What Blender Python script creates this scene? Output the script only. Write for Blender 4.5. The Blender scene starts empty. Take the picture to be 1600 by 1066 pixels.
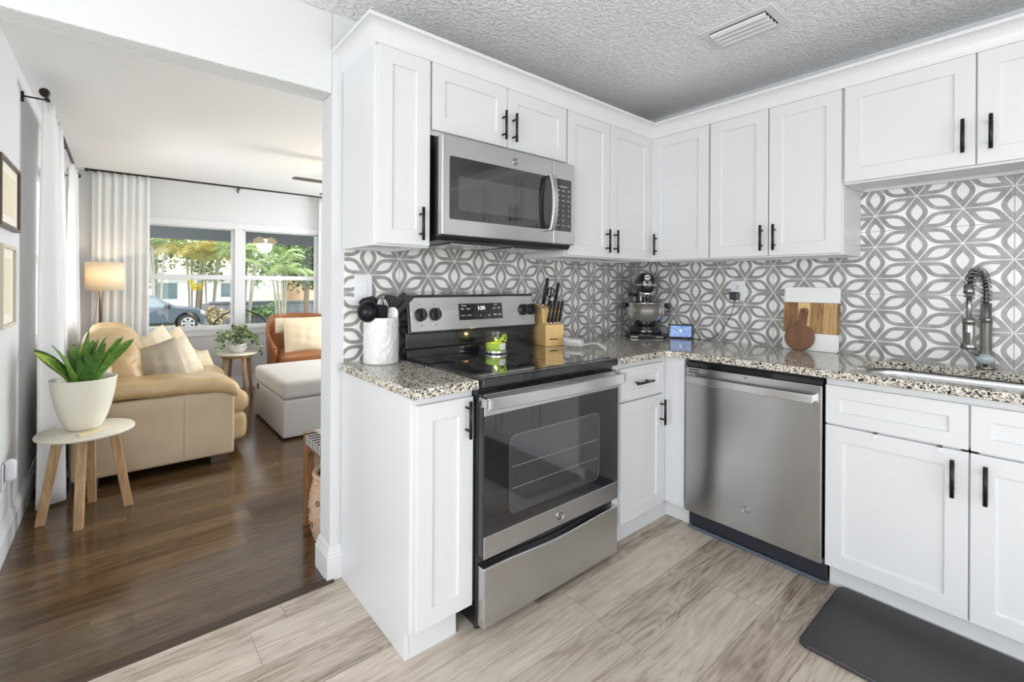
import bpy, math, random
from mathutils import Vector, Matrix
random.seed(7)
SC = bpy.context.scene
C = SC.collection
PI = math.pi
# ------------------------------------------------------------------ camera
cam_d = bpy.data.cameras.new('camera'); cam = bpy.data.objects.new('camera', cam_d); C.objects.link(cam)
cam_d.sensor_width = 36; cam_d.lens = 725.8 / 1600 * 36
cam_d.shift_x = (800 - 782.8) / 1600; cam_d.shift_y = -(533 - 444.2) / 1600
cam_d.clip_start = .05; cam_d.clip_end = 300
cam.matrix_world = (Matrix.Translation((0, 0, 1.2548)) @ Matrix.Rotation(math.radians(50.6887 - 90), 4, 'Z')
                    @ Matrix.Rotation(PI / 2, 4, 'X') @ Matrix.Rotation(.0057, 4, 'Z'))
SC.camera = cam
# ------------------------------------------------------------------ view, world, sun, daylight, fill lights
SC.view_settings.view_transform = 'Standard'
SC.view_settings.look = 'None'
SC.view_settings.gamma = 1
SC.view_settings.use_curve_mapping = False
SC.view_settings.exposure = 0.03
SC.cycles.max_bounces = 10
SC.cycles.diffuse_bounces = 5
SC.cycles.glossy_bounces = 5
SC.cycles.transparent_max_bounces = 16
SC.cycles.caustics_reflective = False
SC.cycles.caustics_refractive = False
SC.cycles.sample_clamp_indirect = 6
SC.cycles.use_denoising = True
w = bpy.data.worlds.new('sky'); SC.world = w; w.use_nodes = True
nt = w.node_tree; nt.nodes.clear()
sky = nt.nodes.new('ShaderNodeTexSky'); sky.sky_type = 'HOSEK_WILKIE'; sky.turbidity = 4; sky.sun_direction = (.3, -.55, .75); sky.ground_albedo = .4
mixw = nt.nodes.new('ShaderNodeMix'); mixw.data_type = 'RGBA'; mixw.inputs[0].default_value = .6
mixw.inputs[7].default_value = (.95, .98, 1, 1)
bgn = nt.nodes.new('ShaderNodeBackground'); bgn.inputs[1].default_value = 4.4
outw = nt.nodes.new('ShaderNodeOutputWorld')
nt.links.new(sky.outputs[0], mixw.inputs[6]); nt.links.new(mixw.outputs[2], bgn.inputs[0]); nt.links.new(bgn.outputs[0], outw.inputs[0])
def sun(name, d, strength, color=(1, .95, .85)):
    l = bpy.data.lights.new(name, 'SUN'); l.energy = strength; l.angle = .02; l.color = color
    o = bpy.data.objects.new(name, l); C.objects.link(o); o.rotation_euler = Vector(d).to_track_quat('Z', 'Y').to_euler(); o.location = (0, 0, 20)
sun('sun', (.35, -.6, .75), 2.8)
def area(name, loc, to, sx, sy, power, color=(1, 1, 1)):
    l = bpy.data.lights.new(name, 'AREA'); l.shape = 'RECTANGLE'; l.size = sx; l.size_y = sy; l.energy = power; l.color = color
    o = bpy.data.objects.new(name, l); C.objects.link(o); o.location = loc
    o.rotation_euler = (Vector(loc) - Vector(to)).to_track_quat('Z', 'Y').to_euler(); return o
# area lights at openings: daylight by the left window, the rest added fill
area('fill_light_rear', (.3, -2.72, 1.15), (.3, 0, 1.9), 2.6, 2.1, 29, (.92, .96, 1))  # added fill from behind the camera; the rear door is invented
area('fill_light_kitchen_side', (-2.12, -.4, 1.3), (0, -.4, 1.9), 2.4, 1.7, 79, (.92, .96, 1))  # added fill to light the sink wall; the window is invented
area('daylight_living_left', (-2.4, 4.6, 1.6), (2, 4.6, 1.2), 3.2, 2.4, 255, (.88, .94, 1))
area('fill_light_living_right', (4.55, 4.2, 1.2), (0, 4.2, 1.3), 2.6, 2.0, 110, (.88, .94, 1))  # added fill to brighten the living room from its unseen right side
# ------------------------------------------------------------------ node helpers
def newmat(name):
    m = bpy.data.materials.new(name); m.use_nodes = True
    nt = m.node_tree; b = nt.nodes['Principled BSDF']; return m, nt, b
def mat(name, col, rough=.5, metal=0, spec=None, emis=None, es=0, bump=None, coat=0, trans=0, alpha=None, aniso=0, sheen=0):
    m, nt, b = newmat(name)
    b.inputs['Base Color'].default_value = (*col, 1); b.inputs['Roughness'].default_value = rough; b.inputs['Metallic'].default_value = metal
    if spec is not None: b.inputs['Specular IOR Level'].default_value = spec
    if emis: b.inputs['Emission Color'].default_value = (*emis, 1); b.inputs['Emission Strength'].default_value = es
    if coat: b.inputs['Coat Weight'].default_value = coat; b.inputs['Coat Roughness'].default_value = .05
    if trans: b.inputs['Transmission Weight'].default_value = trans
    if sheen: b.inputs['Sheen Weight'].default_value = sheen
    if bump:
        N = NB(m); N.bump(N.noise(N.obj(bump[2] if len(bump) > 2 else (1, 1, 1)), bump[0], 4), bump[1])
    return m
class NB:
    def __init__(s, m): s.m = m; s.t = m.node_tree; s.b = s.t.nodes['Principled BSDF']
    def lk(s, a, b): s.t.links.new(a, b)
    def put(s, inp, v):
        if v is None: return
        if hasattr(v, 'is_output'): s.lk(v, inp)
        else: inp.default_value = v
    def math(s, op, a, b=None, c=None):
        n = s.t.nodes.new('ShaderNodeMath'); n.operation = op
        s.put(n.inputs[0], a); s.put(n.inputs[1], b); s.put(n.inputs[2], c); return n.outputs[0]
    def obj(s, scale=(1, 1, 1), loc=(0, 0, 0)):
        t = s.t.nodes.new('ShaderNodeTexCoord'); mp = s.t.nodes.new('ShaderNodeMapping')
        mp.inputs['Scale'].default_value = scale; mp.inputs['Location'].default_value = loc
        s.lk(t.outputs['Object'], mp.inputs[0]); return mp.outputs[0]
    def sep(s, v):
        n = s.t.nodes.new('ShaderNodeSeparateXYZ'); s.lk(v, n.inputs[0]); return n.outputs
    def comb(s, x, y, z):
        n = s.t.nodes.new('ShaderNodeCombineXYZ')
        for i, q in enumerate((x, y, z)): s.put(n.inputs[i], q)
        return n.outputs[0]
    def noise(s, v, scale, detail=2, rough=.5, dist=0):
        n = s.t.nodes.new('ShaderNodeTexNoise'); n.inputs['Scale'].default_value = scale; n.inputs['Detail'].default_value = detail
        n.inputs['Roughness'].default_value = rough; n.inputs['Distortion'].default_value = dist; s.lk(v, n.inputs['Vector']); return n.outputs[0]
    def white(s, v):
        n = s.t.nodes.new('ShaderNodeTexWhiteNoise'); n.noise_dimensions = '3D'; s.lk(v, n.inputs['Vector']); return n.outputs[0]
    def vor(s, v, scale, rnd=1, feat='F1'):
        n = s.t.nodes.new('ShaderNodeTexVoronoi'); n.feature = feat; n.inputs['Scale'].default_value = scale; n.inputs['Randomness'].default_value = rnd
        s.lk(v, n.inputs['Vector']); return n.outputs
    def ramp(s, v, stops, interp='LINEAR'):
        n = s.t.nodes.new('ShaderNodeValToRGB'); e = n.color_ramp.elements; n.color_ramp.interpolation = interp
        while len(e) < len(stops): e.new(.5)
        for i, (p, c) in enumerate(stops): e[i].position = p; e[i].color = (*c, 1)
        s.lk(v, n.inputs[0]); return n.outputs[0]
    def mix(s, f, a, b, mode='MIX'):
        n = s.t.nodes.new('ShaderNodeMix'); n.data_type = 'RGBA'; n.blend_type = mode
        s.put(n.inputs[0], f); s.put(n.inputs[6], a if hasattr(a, 'is_output') else (*a, 1)); s.put(n.inputs[7], b if hasattr(b, 'is_output') else (*b, 1)); return n.outputs[2]
    def color(s, v): s.lk(v, s.b.inputs['Base Color'])
    def bump(s, h, strength=.2, dist=.01):
        n = s.t.nodes.new('ShaderNodeBump'); n.inputs['Strength'].default_value = strength; n.inputs['Distance'].default_value = dist
        s.lk(h, n.inputs['Height']); s.lk(n.outputs[0], s.b.inputs['Normal'])
# ------------------------------------------------------------------ materials
M = {}
M['wall'] = mat('wall paint', (.64, .645, .65), .6, bump=(180, .05))
M['ceiling_smooth'] = mat('smooth ceiling paint', (.86, .865, .87), .7)
M['white'] = mat('white cabinet paint', (.64, .645, .655), .32)
M['trim'] = mat('white trim paint', (.67, .675, .685), .35)
M['black_metal'] = mat('matte black metal', (.018, .018, .018), .38, .6)
M['bronze'] = mat('dark bronze metal', (.035, .025, .02), .4, .7)
M['black_plastic'] = mat('black plastic', (.015, .015, .017), .3)
M['black_gloss'] = mat('gloss black enamel', (.010, .010, .012), .12, coat=.5)
M['glass_black'] = mat('black oven glass', (.012, .012, .014), .04, coat=1)
M['glass_window'] = mat('smoked oven window', (.045, .045, .048), .05, coat=1)
M['chrome'] = mat('polished steel', (.75, .75, .75), .08, 1)
M['nickel'] = mat('brushed nickel', (.30, .288, .272), .26, 1)
M['rubber_grey'] = mat('charcoal mat foam', (.035, .034, .036), .42, bump=(300, .06))
M['plate'] = mat('white plastic', (.70, .71, .73), .3)
M['mark_white'] = mat('white print', (.8, .8, .8), .5)
M['mark_black'] = mat('dark print', (.02, .02, .02), .5)
M['mark_grey'] = mat('grey print', (.22, .22, .22), .5)
M['led'] = mat('lit clock digits', (.9, .95, 1), .5, emis=(.9, .97, 1), es=1.6)
M['toe_black'] = mat('dark blue toe panel', (.018, .02, .03), .4)
M['ceramic'] = mat('white ceramic', (.64, .64, .63), .3)
M['wax'] = mat('lime wax', (.55, .75, .12), .4)
M['label_green'] = mat('lime green print', (.45, .62, .05), .4)
M['cream_fabric'] = mat('cream woven fabric', (.68, .575, .40), .85, bump=(260, .35), sheen=.3)
M['taupe_fabric'] = mat('taupe fabric', (.34, .285, .215), .85, bump=(300, .3))
M['ivory_fabric'] = mat('ivory tufted fabric', (.70, .61, .47), .9, bump=(90, .5))
M['grey_fabric'] = mat('light grey velvet', (.47, .445, .42), .8, bump=(220, .2), sheen=.3)
M['leaf'] = mat('snake plant leaf', (.085, .20, .03), .3)
M['leaf_edge'] = mat('yellow green leaf', (.38, .48, .06), .38)
M['leaf_dark'] = mat('dark green leaf', (.05, .12, .035), .4)
M['vine'] = mat('pothos leaf', (.09, .17, .05), .4)
M['vine_pale'] = mat('pale pothos leaf', (.30, .38, .20), .4)
M['pot'] = mat('cream planter glaze', (.80, .76, .64), .38)
M['soil'] = mat('potting soil', (.05, .035, .025), .9)
M['brown_leather'] = mat('cognac leather', (.27, .10, .032), .30, bump=(60, .15))
M['strap'] = mat('grey leather strap', (.42, .40, .37), .5)
M['truck'] = mat('slate blue car paint', (.055, .08, .11), .4, 0, coat=.15)
M['car_glass'] = mat('car window', (.16, .22, .25), .12)
M['tyre'] = mat('tyre rubber', (.02, .02, .02), .7)
M['rim'] = mat('alloy rim', (.55, .57, .6), .3, .8)
M['house_white'] = mat('white stucco', (.85, .87, .88), .8)
M['house_tan'] = mat('peach stucco', (.72, .48, .30), .8)
M['roof_tan'] = mat('tan roof', (.55, .45, .35), .8)
M['house_glass'] = mat('house window glass', (.12, .18, .2), .1)
M['beam'] = mat('grey porch beam', (.16, .175, .18), .7)
M['fence'] = mat('weathered block wall', (.20, .215, .24), .9, bump=(8, .3))
M['trunk'] = mat('palm stem', (.34, .33, .26), .8)
M['bark'] = mat('brown bark', (.16, .11, .07), .9)
M['frond'] = mat('palm frond', (.26, .36, .13), .5)
M['frond_gold'] = mat('golden palm frond', (.62, .52, .16), .5)
M['bush'] = mat('hedge leaf', (.11, .20, .065), .55)
M['bush_pale'] = mat('pale sage leaf', (.20, .31, .14), .55)
M['bush_yellow'] = mat('yellow blossom', (.80, .68, .06), .6)
M['screen_frame'] = mat('display housing', (.02, .022, .03), .25)
M['lamp_stem'] = mat('dark walnut stem', (.075, .045, .03), .4)
M['plaid'] = mat('basket liner cloth', (.55, .52, .50), .9)
M['art'] = mat('cream art print', (.70, .64, .48), .6)
M['art_mat'] = mat('art mount', (.78, .74, .64), .6)
M['oak_frame'] = mat('pale frame', (.55, .50, .40), .5)
M['blade_steel'] = mat('whisk wire', (.7, .7, .7), .15, 1)
M['utensil_black'] = mat('black nylon', (.005, .0055, .008), .30, spec=.22)
M['bamboo_pale'] = mat('pale wood tag', (.75, .62, .36), .5)
def wood(name, c0, c1, axis=(1, 12, 12), scale=3, rough=.45):
    m, nt, b = newmat(name); N = NB(m); b.inputs['Roughness'].default_value = rough
    n = N.noise(N.obj(axis), scale, 5, .6, .6); N.color(N.ramp(n, [(.3, c0), (.7, c1)])); N.bump(n, .08); return m
M['table_wood'] = wood('side table oak', (.30, .17, .075), (.55, .36, .19), (14, 14, 1.5), 3)
M['bench_wood'] = wood('bench oak', (.15, .065, .025), (.27, .125, .05), (12, 12, 1.5), 3)
M['knife_wood'] = wood('knife block beech', (.66, .42, .16), (.80, .56, .26), (10, 10, 1), 2)
M['walnut'] = wood('brown walnut board', (.11, .045, .02), (.20, .085, .04), (8, 10, 2), 4)
M['whitewash'] = wood('cream table top', (.68, .63, .52), (.78, .73, .62), (2, 12, 12), 3, .4)
M['wicker'] = wood('woven basket', (.42, .26, .16), (.66, .46, .33), (30, 30, 60), 2, .8)
M['dark_blade'] = wood('fan blade', (.05, .035, .025), (.09, .06, .045), (2, 12, 12), 3)
# brushed stainless steel
def stainless(name, col, rough, stretch, aniso=.75):
    m, nt, b = newmat(name); N = NB(m)
    b.inputs['Metallic'].default_value = 1; b.inputs['Base Color'].default_value = (*col, 1); b.inputs['Anisotropic'].default_value = aniso; b.inputs['Anisotropic Rotation'].default_value = .25
    tg = nt.nodes.new('ShaderNodeTangent'); tg.direction_type = 'RADIAL'; tg.axis = 'Z'; nt.links.new(tg.outputs[0], b.inputs['Tangent'])
    n = N.noise(N.obj(stretch), 90, 2, .5); N.lk(N.math('MULTIPLY_ADD', n, .05, rough - .025), b.inputs['Roughness']); return m
M['steel'] = stainless('brushed stainless', (.62, .62, .625), .25, (1, 1, 30))
M['steel_v'] = stainless('brushed stainless panel', (.47, .47, .475), .24, (1, 1, 30), .85)
M['sink_steel'] = mat('sink steel', (.76, .78, .78), .32, 1)
# burl / acacia strip board
m, nt, b = newmat('acacia strips'); N = NB(m); b.inputs['Roughness'].default_value = .45
s = N.sep(N.obj()); st = N.math('FLOOR', N.math('MULTIPLY', s[1], 17))
r = N.white(N.comb(st, 3, 1)); g = N.noise(N.obj((6, 14, 1.2)), 6, 4, .6, 1)
N.color(N.ramp(N.math('ADD', N.math('MULTIPLY', r, .75), N.math('MULTIPLY', N.math('SUBTRACT', g, .5), .9)), [(0, (.16, .075, .025)), (.35, (.42, .24, .09)), (.7, (.68, .46, .20)), (1, (.82, .64, .36))]))
M['acacia'] = m
# leather
m, nt, b = newmat('cream leather'); N = NB(m)
v = N.obj(); n1 = N.noise(v, 3, 3, .6, .5); n2 = N.noise(v, 260, 3, .6)
N.color(N.ramp(n1, [(.3, (.44, .30, .145)), (.7, (.58, .425, .235))])); b.inputs['Roughness'].default_value = .34
N.bump(N.math('ADD', N.math('MULTIPLY', n2, .25), N.noise(v, 9, 3, .5, 1.2)), .35, .012); M['leather'] = m
m, nt, b = newmat('beige leather panel'); N = NB(m)
v = N.obj(); N.color(N.ramp(N.noise(v, 3, 3), [(.3, (.46, .355, .235)), (.7, (.56, .45, .31))])); b.inputs['Roughness'].default_value = .4
N.bump(N.noise(v, 260, 3), .12, .004); M['leather_side'] = m
# curtain: thin cloth that lets light through
m, nt, b = newmat('white curtain cloth'); N = NB(m)
b.inputs['Base Color'].default_value = (.88, .88, .88, 1); b.inputs['Roughness'].default_value = .9
tr = nt.nodes.new('ShaderNodeBsdfTranslucent'); tr.inputs[0].default_value = (.95, .95, .94, 1)
ms = nt.nodes.new('ShaderNodeMixShader'); ms.inputs[0].default_value = .48
nt.links.new(b.outputs[0], ms.inputs[1]); nt.links.new(tr.outputs[0], ms.inputs[2]); nt.links.new(ms.outputs[0], nt.nodes['Material Output'].inputs[0])
M['curtain'] = m
m, nt, b = newmat('linen lamp shade'); N = NB(m)
b.inputs['Base Color'].default_value = (.85, .80, .70, 1); b.inputs['Roughness'].default_value = .9
tr = nt.nodes.new('ShaderNodeBsdfTranslucent'); tr.inputs[0].default_value = (.9, .82, .68, 1)
ms = nt.nodes.new('ShaderNodeMixShader'); ms.inputs[0].default_value = .5
nt.links.new(b.outputs[0], ms.inputs[1]); nt.links.new(tr.outputs[0], ms.inputs[2]); nt.links.new(ms.outputs[0], nt.nodes['Material Output'].inputs[0])
M['shade'] = m
# thin window glass
def thinglass(name, f=1.0, tint=(1, 1, 1)):
    m, nt, b = newmat(name); nt.nodes.remove(b)
    tp = nt.nodes.new('ShaderNodeBsdfTransparent'); tp.inputs[0].default_value = (*tint, 1)
    gl = nt.nodes.new('ShaderNodeBsdfGlossy'); gl.inputs['Roughness'].default_value = .01
    fr = nt.nodes.new('ShaderNodeLayerWeight'); fr.inputs[0].default_value = .5
    pw = nt.nodes.new('ShaderNodeMath'); pw.operation = 'POWER'; pw.inputs[1].default_value = 4
    mu = nt.nodes.new('ShaderNodeMath'); mu.operation = 'MULTIPLY_ADD'; mu.inputs[1].default_value = .6 * f; mu.inputs[2].default_value = .04 * f
    nt.links.new(fr.outputs['Facing'], pw.inputs[0])
    ms = nt.nodes.new('ShaderNodeMixShader')
    nt.links.new(pw.outputs[0], mu.inputs[0]); nt.links.new(mu.outputs[0], ms.inputs[0]); nt.links.new(tp.outputs[0], ms.inputs[1]); nt.links.new(gl.outputs[0], ms.inputs[2])
    nt.links.new(ms.outputs[0], nt.nodes['Material Output'].inputs[0]); return m
M['pane'] = thinglass('window pane', .5)
M['jar'] = thinglass('jar glass', .9, (.97, .99, .93))
M['lamp_glass'] = mat('amber glass shade', (.95, .8, .5), .3, emis=(1, .72, .3), es=10.0)
M['flame'] = mat('candle flame', (1, .8, .4), .5, emis=(1, .62, .2), es=6)
M['bulb'] = mat('warm bulb', (1, .85, .6), .5, emis=(1, .74, .42), es=14)
# textured kitchen ceiling
m, nt, b = newmat('knockdown ceiling'); N = NB(m); b.inputs['Base Color'].default_value = (.88, .88, .88, 1); b.inputs['Roughness'].default_value = .42
v = N.obj(); h = N.ramp(N.noise(v, 55, 3, .55), [(.46, (0, 0, 0)), (.62, (1, 1, 1))]); N.bump(h, .8, .007); M['ceiling'] = m
m, nt, b = newmat('textured header paint'); N = NB(m); b.inputs['Base Color'].default_value = (.74, .74, .74, 1); b.inputs['Roughness'].default_value = .6
N.bump(N.ramp(N.noise(N.obj(), 75, 3, .55), [(.45, (0, 0, 0)), (.6, (1, 1, 1))]), .5, .005); M['header'] = m
# patterned tile: six-petal flowers on a triangular lattice, 12 x 36 inch tiles
def tile_mat(name, axis, u0, z0):
    m, nt, b = newmat(name); N = NB(m); b.inputs['Roughness'].default_value = .3
    v = N.obj(); s = N.sep(v); P = .1524
    uu = N.math('SUBTRACT', s[axis], u0); vv = N.math('SUBTRACT', s[2], z0)
    u = N.math('MULTIPLY', uu, .8660254 / P); w_ = N.math('MULTIPLY', vv, 1 / P)
    tot = None; tin = None
    for deg in (90, 30, 150):
        a = math.radians(deg); ex, ey = math.cos(a), math.sin(a); gx, gy = -ey, ex
        t = N.math('ADD', N.math('MULTIPLY', u, ex), N.math('MULTIPLY', w_, ey))
        n = N.math('ADD', N.math('MULTIPLY', u, gx), N.math('MULTIPLY', w_, gy))
        j = N.math('ROUND', N.math('DIVIDE', n, .8660254))
        dn = N.math('ABSOLUTE', N.math('SUBTRACT', n, N.math('MULTIPLY', j, .8660254)))
        tt = N.math('SUBTRACT', t, N.math('MULTIPLY', j, .5))
        d = N.math('ABSOLUTE', N.math('SUBTRACT', tt, N.math('ROUND', tt)))
        wo = N.math('SMOOTH_MIN', N.math('MULTIPLY_ADD', d, .57, -.010), .218, .10)
        wi = N.math('SMOOTH_MIN', N.math('MULTIPLY_ADD', d, .62, -.155), .116, .07)
        ring = N.math('MULTIPLY', N.math('LESS_THAN', dn, wo), N.math('GREATER_THAN', dn, wi)); inn = N.math('LESS_THAN', dn, wi)
        tot = ring if tot is None else N.math('MAXIMUM', tot, ring); tin = inn if tin is None else N.math('MAXIMUM', tin, inn)
    fx = N.math('ABSOLUTE', N.math('SUBTRACT', N.math('DIVIDE', uu, .9144), N.math('ROUND', N.math('DIVIDE', uu, .9144))))
    fz = N.math('ABSOLUTE', N.math('SUBTRACT', N.math('DIVIDE', vv, .3048), N.math('ROUND', N.math('DIVIDE', vv, .3048))))
    seam = N.math('MAXIMUM', N.math('LESS_THAN', fx, .0012 / .9144), N.math('LESS_THAN', fz, .0010 / .3048))
    cloud = N.noise(v, 22, 4, .6)
    grey = N.ramp(cloud, [(.3, (.205, .20, .19)), (.7, (.365, .355, .34))])
    base = N.mix(tin, (.82, .81, .785), (.75, .74, .72))
    c = N.mix(tot, base, grey); c = N.mix(seam, c, (.16, .155, .15)); N.color(c); return m
M['tile_range'] = tile_mat('petal tile', 0, 1.004, 1.217)
M['tile_sink'] = tile_mat('petal tile side', 1, .141, 1.217)
# granite
m, nt, b = newmat('speckled granite'); N = NB(m); b.inputs['Roughness'].default_value = .07
v = N.obj(); 
wv = nt.nodes.new('ShaderNodeVectorMath'); wv.operation = 'ADD'
nn = nt.nodes.new('ShaderNodeTexNoise'); nn.inputs['Scale'].default_value = 90; nt.links.new(v, nn.inputs['Vector'])
sc_ = nt.nodes.new('ShaderNodeVectorMath'); sc_.operation = 'SCALE'; sc_.inputs['Scale'].default_value = .012
nt.links.new(nn.outputs['Color'], sc_.inputs[0]); nt.links.new(v, wv.inputs[0]); nt.links.new(sc_.outputs[0], wv.inputs[1])
vo = N.vor(wv.outputs[0], 210); r = N.sep(vo[1])[0]
c1 = N.ramp(r, [(0, (.016, .015, .014)), (.13, (.09, .07, .055)), (.22, (.30, .255, .205)), (.36, (.52, .475, .40)), (.58, (.66, .62, .55)), (.82, (.76, .74, .69))], 'CONSTANT')
vo2 = N.vor(wv.outputs[0], 95); r2 = N.sep(vo2[1])[1]
c2 = N.mix(N.math('MULTIPLY', N.math('LESS_THAN', r2, .11), N.math('LESS_THAN', vo2[0], .5)), c1, (.022, .020, .018))
big = N.noise(v, 7, 3); N.color(N.mix(N.math('MULTIPLY', big, .35), c2, (.72, .65, .55), 'MULTIPLY')); M['granite'] = m
# plank floors running along X
def planks(name, width, length, stops, rough, grain, dark_line, seed, knots=0, coat=0):
    m, nt, b = newmat(name); N = NB(m)
    s = N.sep(N.obj()); yy = N.math('DIVIDE', s[1], width); row = N.math('FLOOR', yy)
    rr = N.white(N.comb(row, seed, 0)); xx = N.math('ADD', N.math('DIVIDE', s[0], length), N.math('MULTIPLY', rr, 7)); pl = N.math('FLOOR', xx)
    pr = N.white(N.comb(row, pl, seed + 1))
    sh = N.math('MULTIPLY', pr, 31)
    gv = N.comb(N.math('ADD', N.math('MULTIPLY', s[0], 1.3), sh), N.math('ADD', N.math('MULTIPLY', s[1], 15), sh), sh)
    g1 = N.noise(gv, 1.5, 6, .62, 1.6); g2 = N.noise(gv, 7, 5, .6, .8)
    cl = N.noise(N.comb(N.math('ADD', s[0], sh), N.math('MULTIPLY', s[1], 3), sh), 2.2, 4, .6, .8)
    g3 = N.noise(N.comb(N.math('ADD', N.math('MULTIPLY', s[0], 5), sh), N.math('MULTIPLY', s[1], 110), sh), 1.0, 4, .7, .4)
    rings = N.math('SINE', N.math('MULTIPLY', N.noise(N.comb(N.math('ADD', N.math('MULTIPLY', s[0], 1.1), sh), N.math('MULTIPLY', s[1], 6), sh), 1.2, 2, .5, .3), 95))
    val = N.math('ADD', N.math('ADD', N.math('MULTIPLY', g1, .5), N.math('MULTIPLY', g2, .18)), N.math('ADD', N.math('MULTIPLY', cl, .32), N.math('MULTIPLY', N.math('SUBTRACT', pr, .5), grain)))
    val = N.math('ADD', val, N.math('MULTIPLY', rings, knots))
    val = N.math('ADD', val, N.math('MULTIPLY', N.math('SUBTRACT', g3, .5), .42))
    c = N.ramp(val, stops)
    fy = N.math('FRACT', yy); fx = N.math('FRACT', xx)
    ed = N.math('MAXIMUM', N.math('LESS_THAN', fy, .0022 / width), N.math('LESS_THAN', fx, .0022 / length))
    N.color(N.mix(N.math('MULTIPLY', ed, dark_line), c, (.04, .03, .025))); N.lk(N.math('MULTIPLY_ADD', g2, .15, rough - .07), b.inputs['Roughness'])
    N.bump(N.math('SUBTRACT', val, N.math('MULTIPLY', ed, .5)), .10, .004)
    if seed == 9: b.inputs['Specular IOR Level'].default_value = .85
    if coat: b.inputs['Coat Weight'].default_value = coat; b.inputs['Coat Roughness'].default_value = .13
    return m
M['floor_kitchen'] = planks('grey oak vinyl plank', .185, 1.22, [(.24, (.15, .113, .080)), (.39, (.35, .29, .23)), (.52, (.51, .44, .365)), (.70, (.63, .56, .48))], .32, .20, .5, 3, .035)
M['floor_living'] = planks('dark walnut plank', .125, 1.1, [(.22, (.020, .011, .006)), (.42, (.072, .039, .018)), (.58, (.125, .073, .033)), (.82, (.235, .145, .068))], .15, .15, .7, 9, .012, 0)
m, nt, b = newmat('lawn and driveway'); N = NB(m); v = N.obj(); N.color(N.ramp(N.noise(v, 2, 5), [(.35, (.14, .17, .07)), (.6, (.36, .35, .27))])); b.inputs['Roughness'].default_value = .95; M['lawn'] = m
# weather picture on the small display
m, nt, b = newmat('display picture'); N = NB(m); s = N.sep(N.obj()); n = N.noise(N.obj((1, 1, 2.4)), 38, 4, .6)
c = N.ramp(n, [(.35, (.10, .25, .75)), (.55, (.30, .50, .95)), (.7, (.75, .85, 1))]); dd = N.math('SQRT', N.math('ADD', N.math('POWER', s[0], 2), N.math('POWER', N.math('SUBTRACT', s[2], .05), 2)))
c = N.mix(N.math('LESS_THAN', dd, .009), c, (1, 1, 1)); b.inputs['Base Color'].default_value = (.02, .02, .03, 1)
nt.links.new(c, b.inputs['Emission Color']); b.inputs['Emission Strength'].default_value = .75; M['screen'] = m
for nm, c0, c1 in (('leaf', (.06, .17, .02), (.19, .36, .06)), ('leaf_dark', (.03, .095, .018), (.10, .23, .04))):
    m, nt, b = newmat('snake plant ' + nm); N = NB(m); b.inputs['Roughness'].default_value = .32; N.color(N.ramp(N.noise(N.obj((1, 1, 1)), 28, 3, .6, 1.5), [(.35, c0), (.65, c1)])); M[nm] = m
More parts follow.
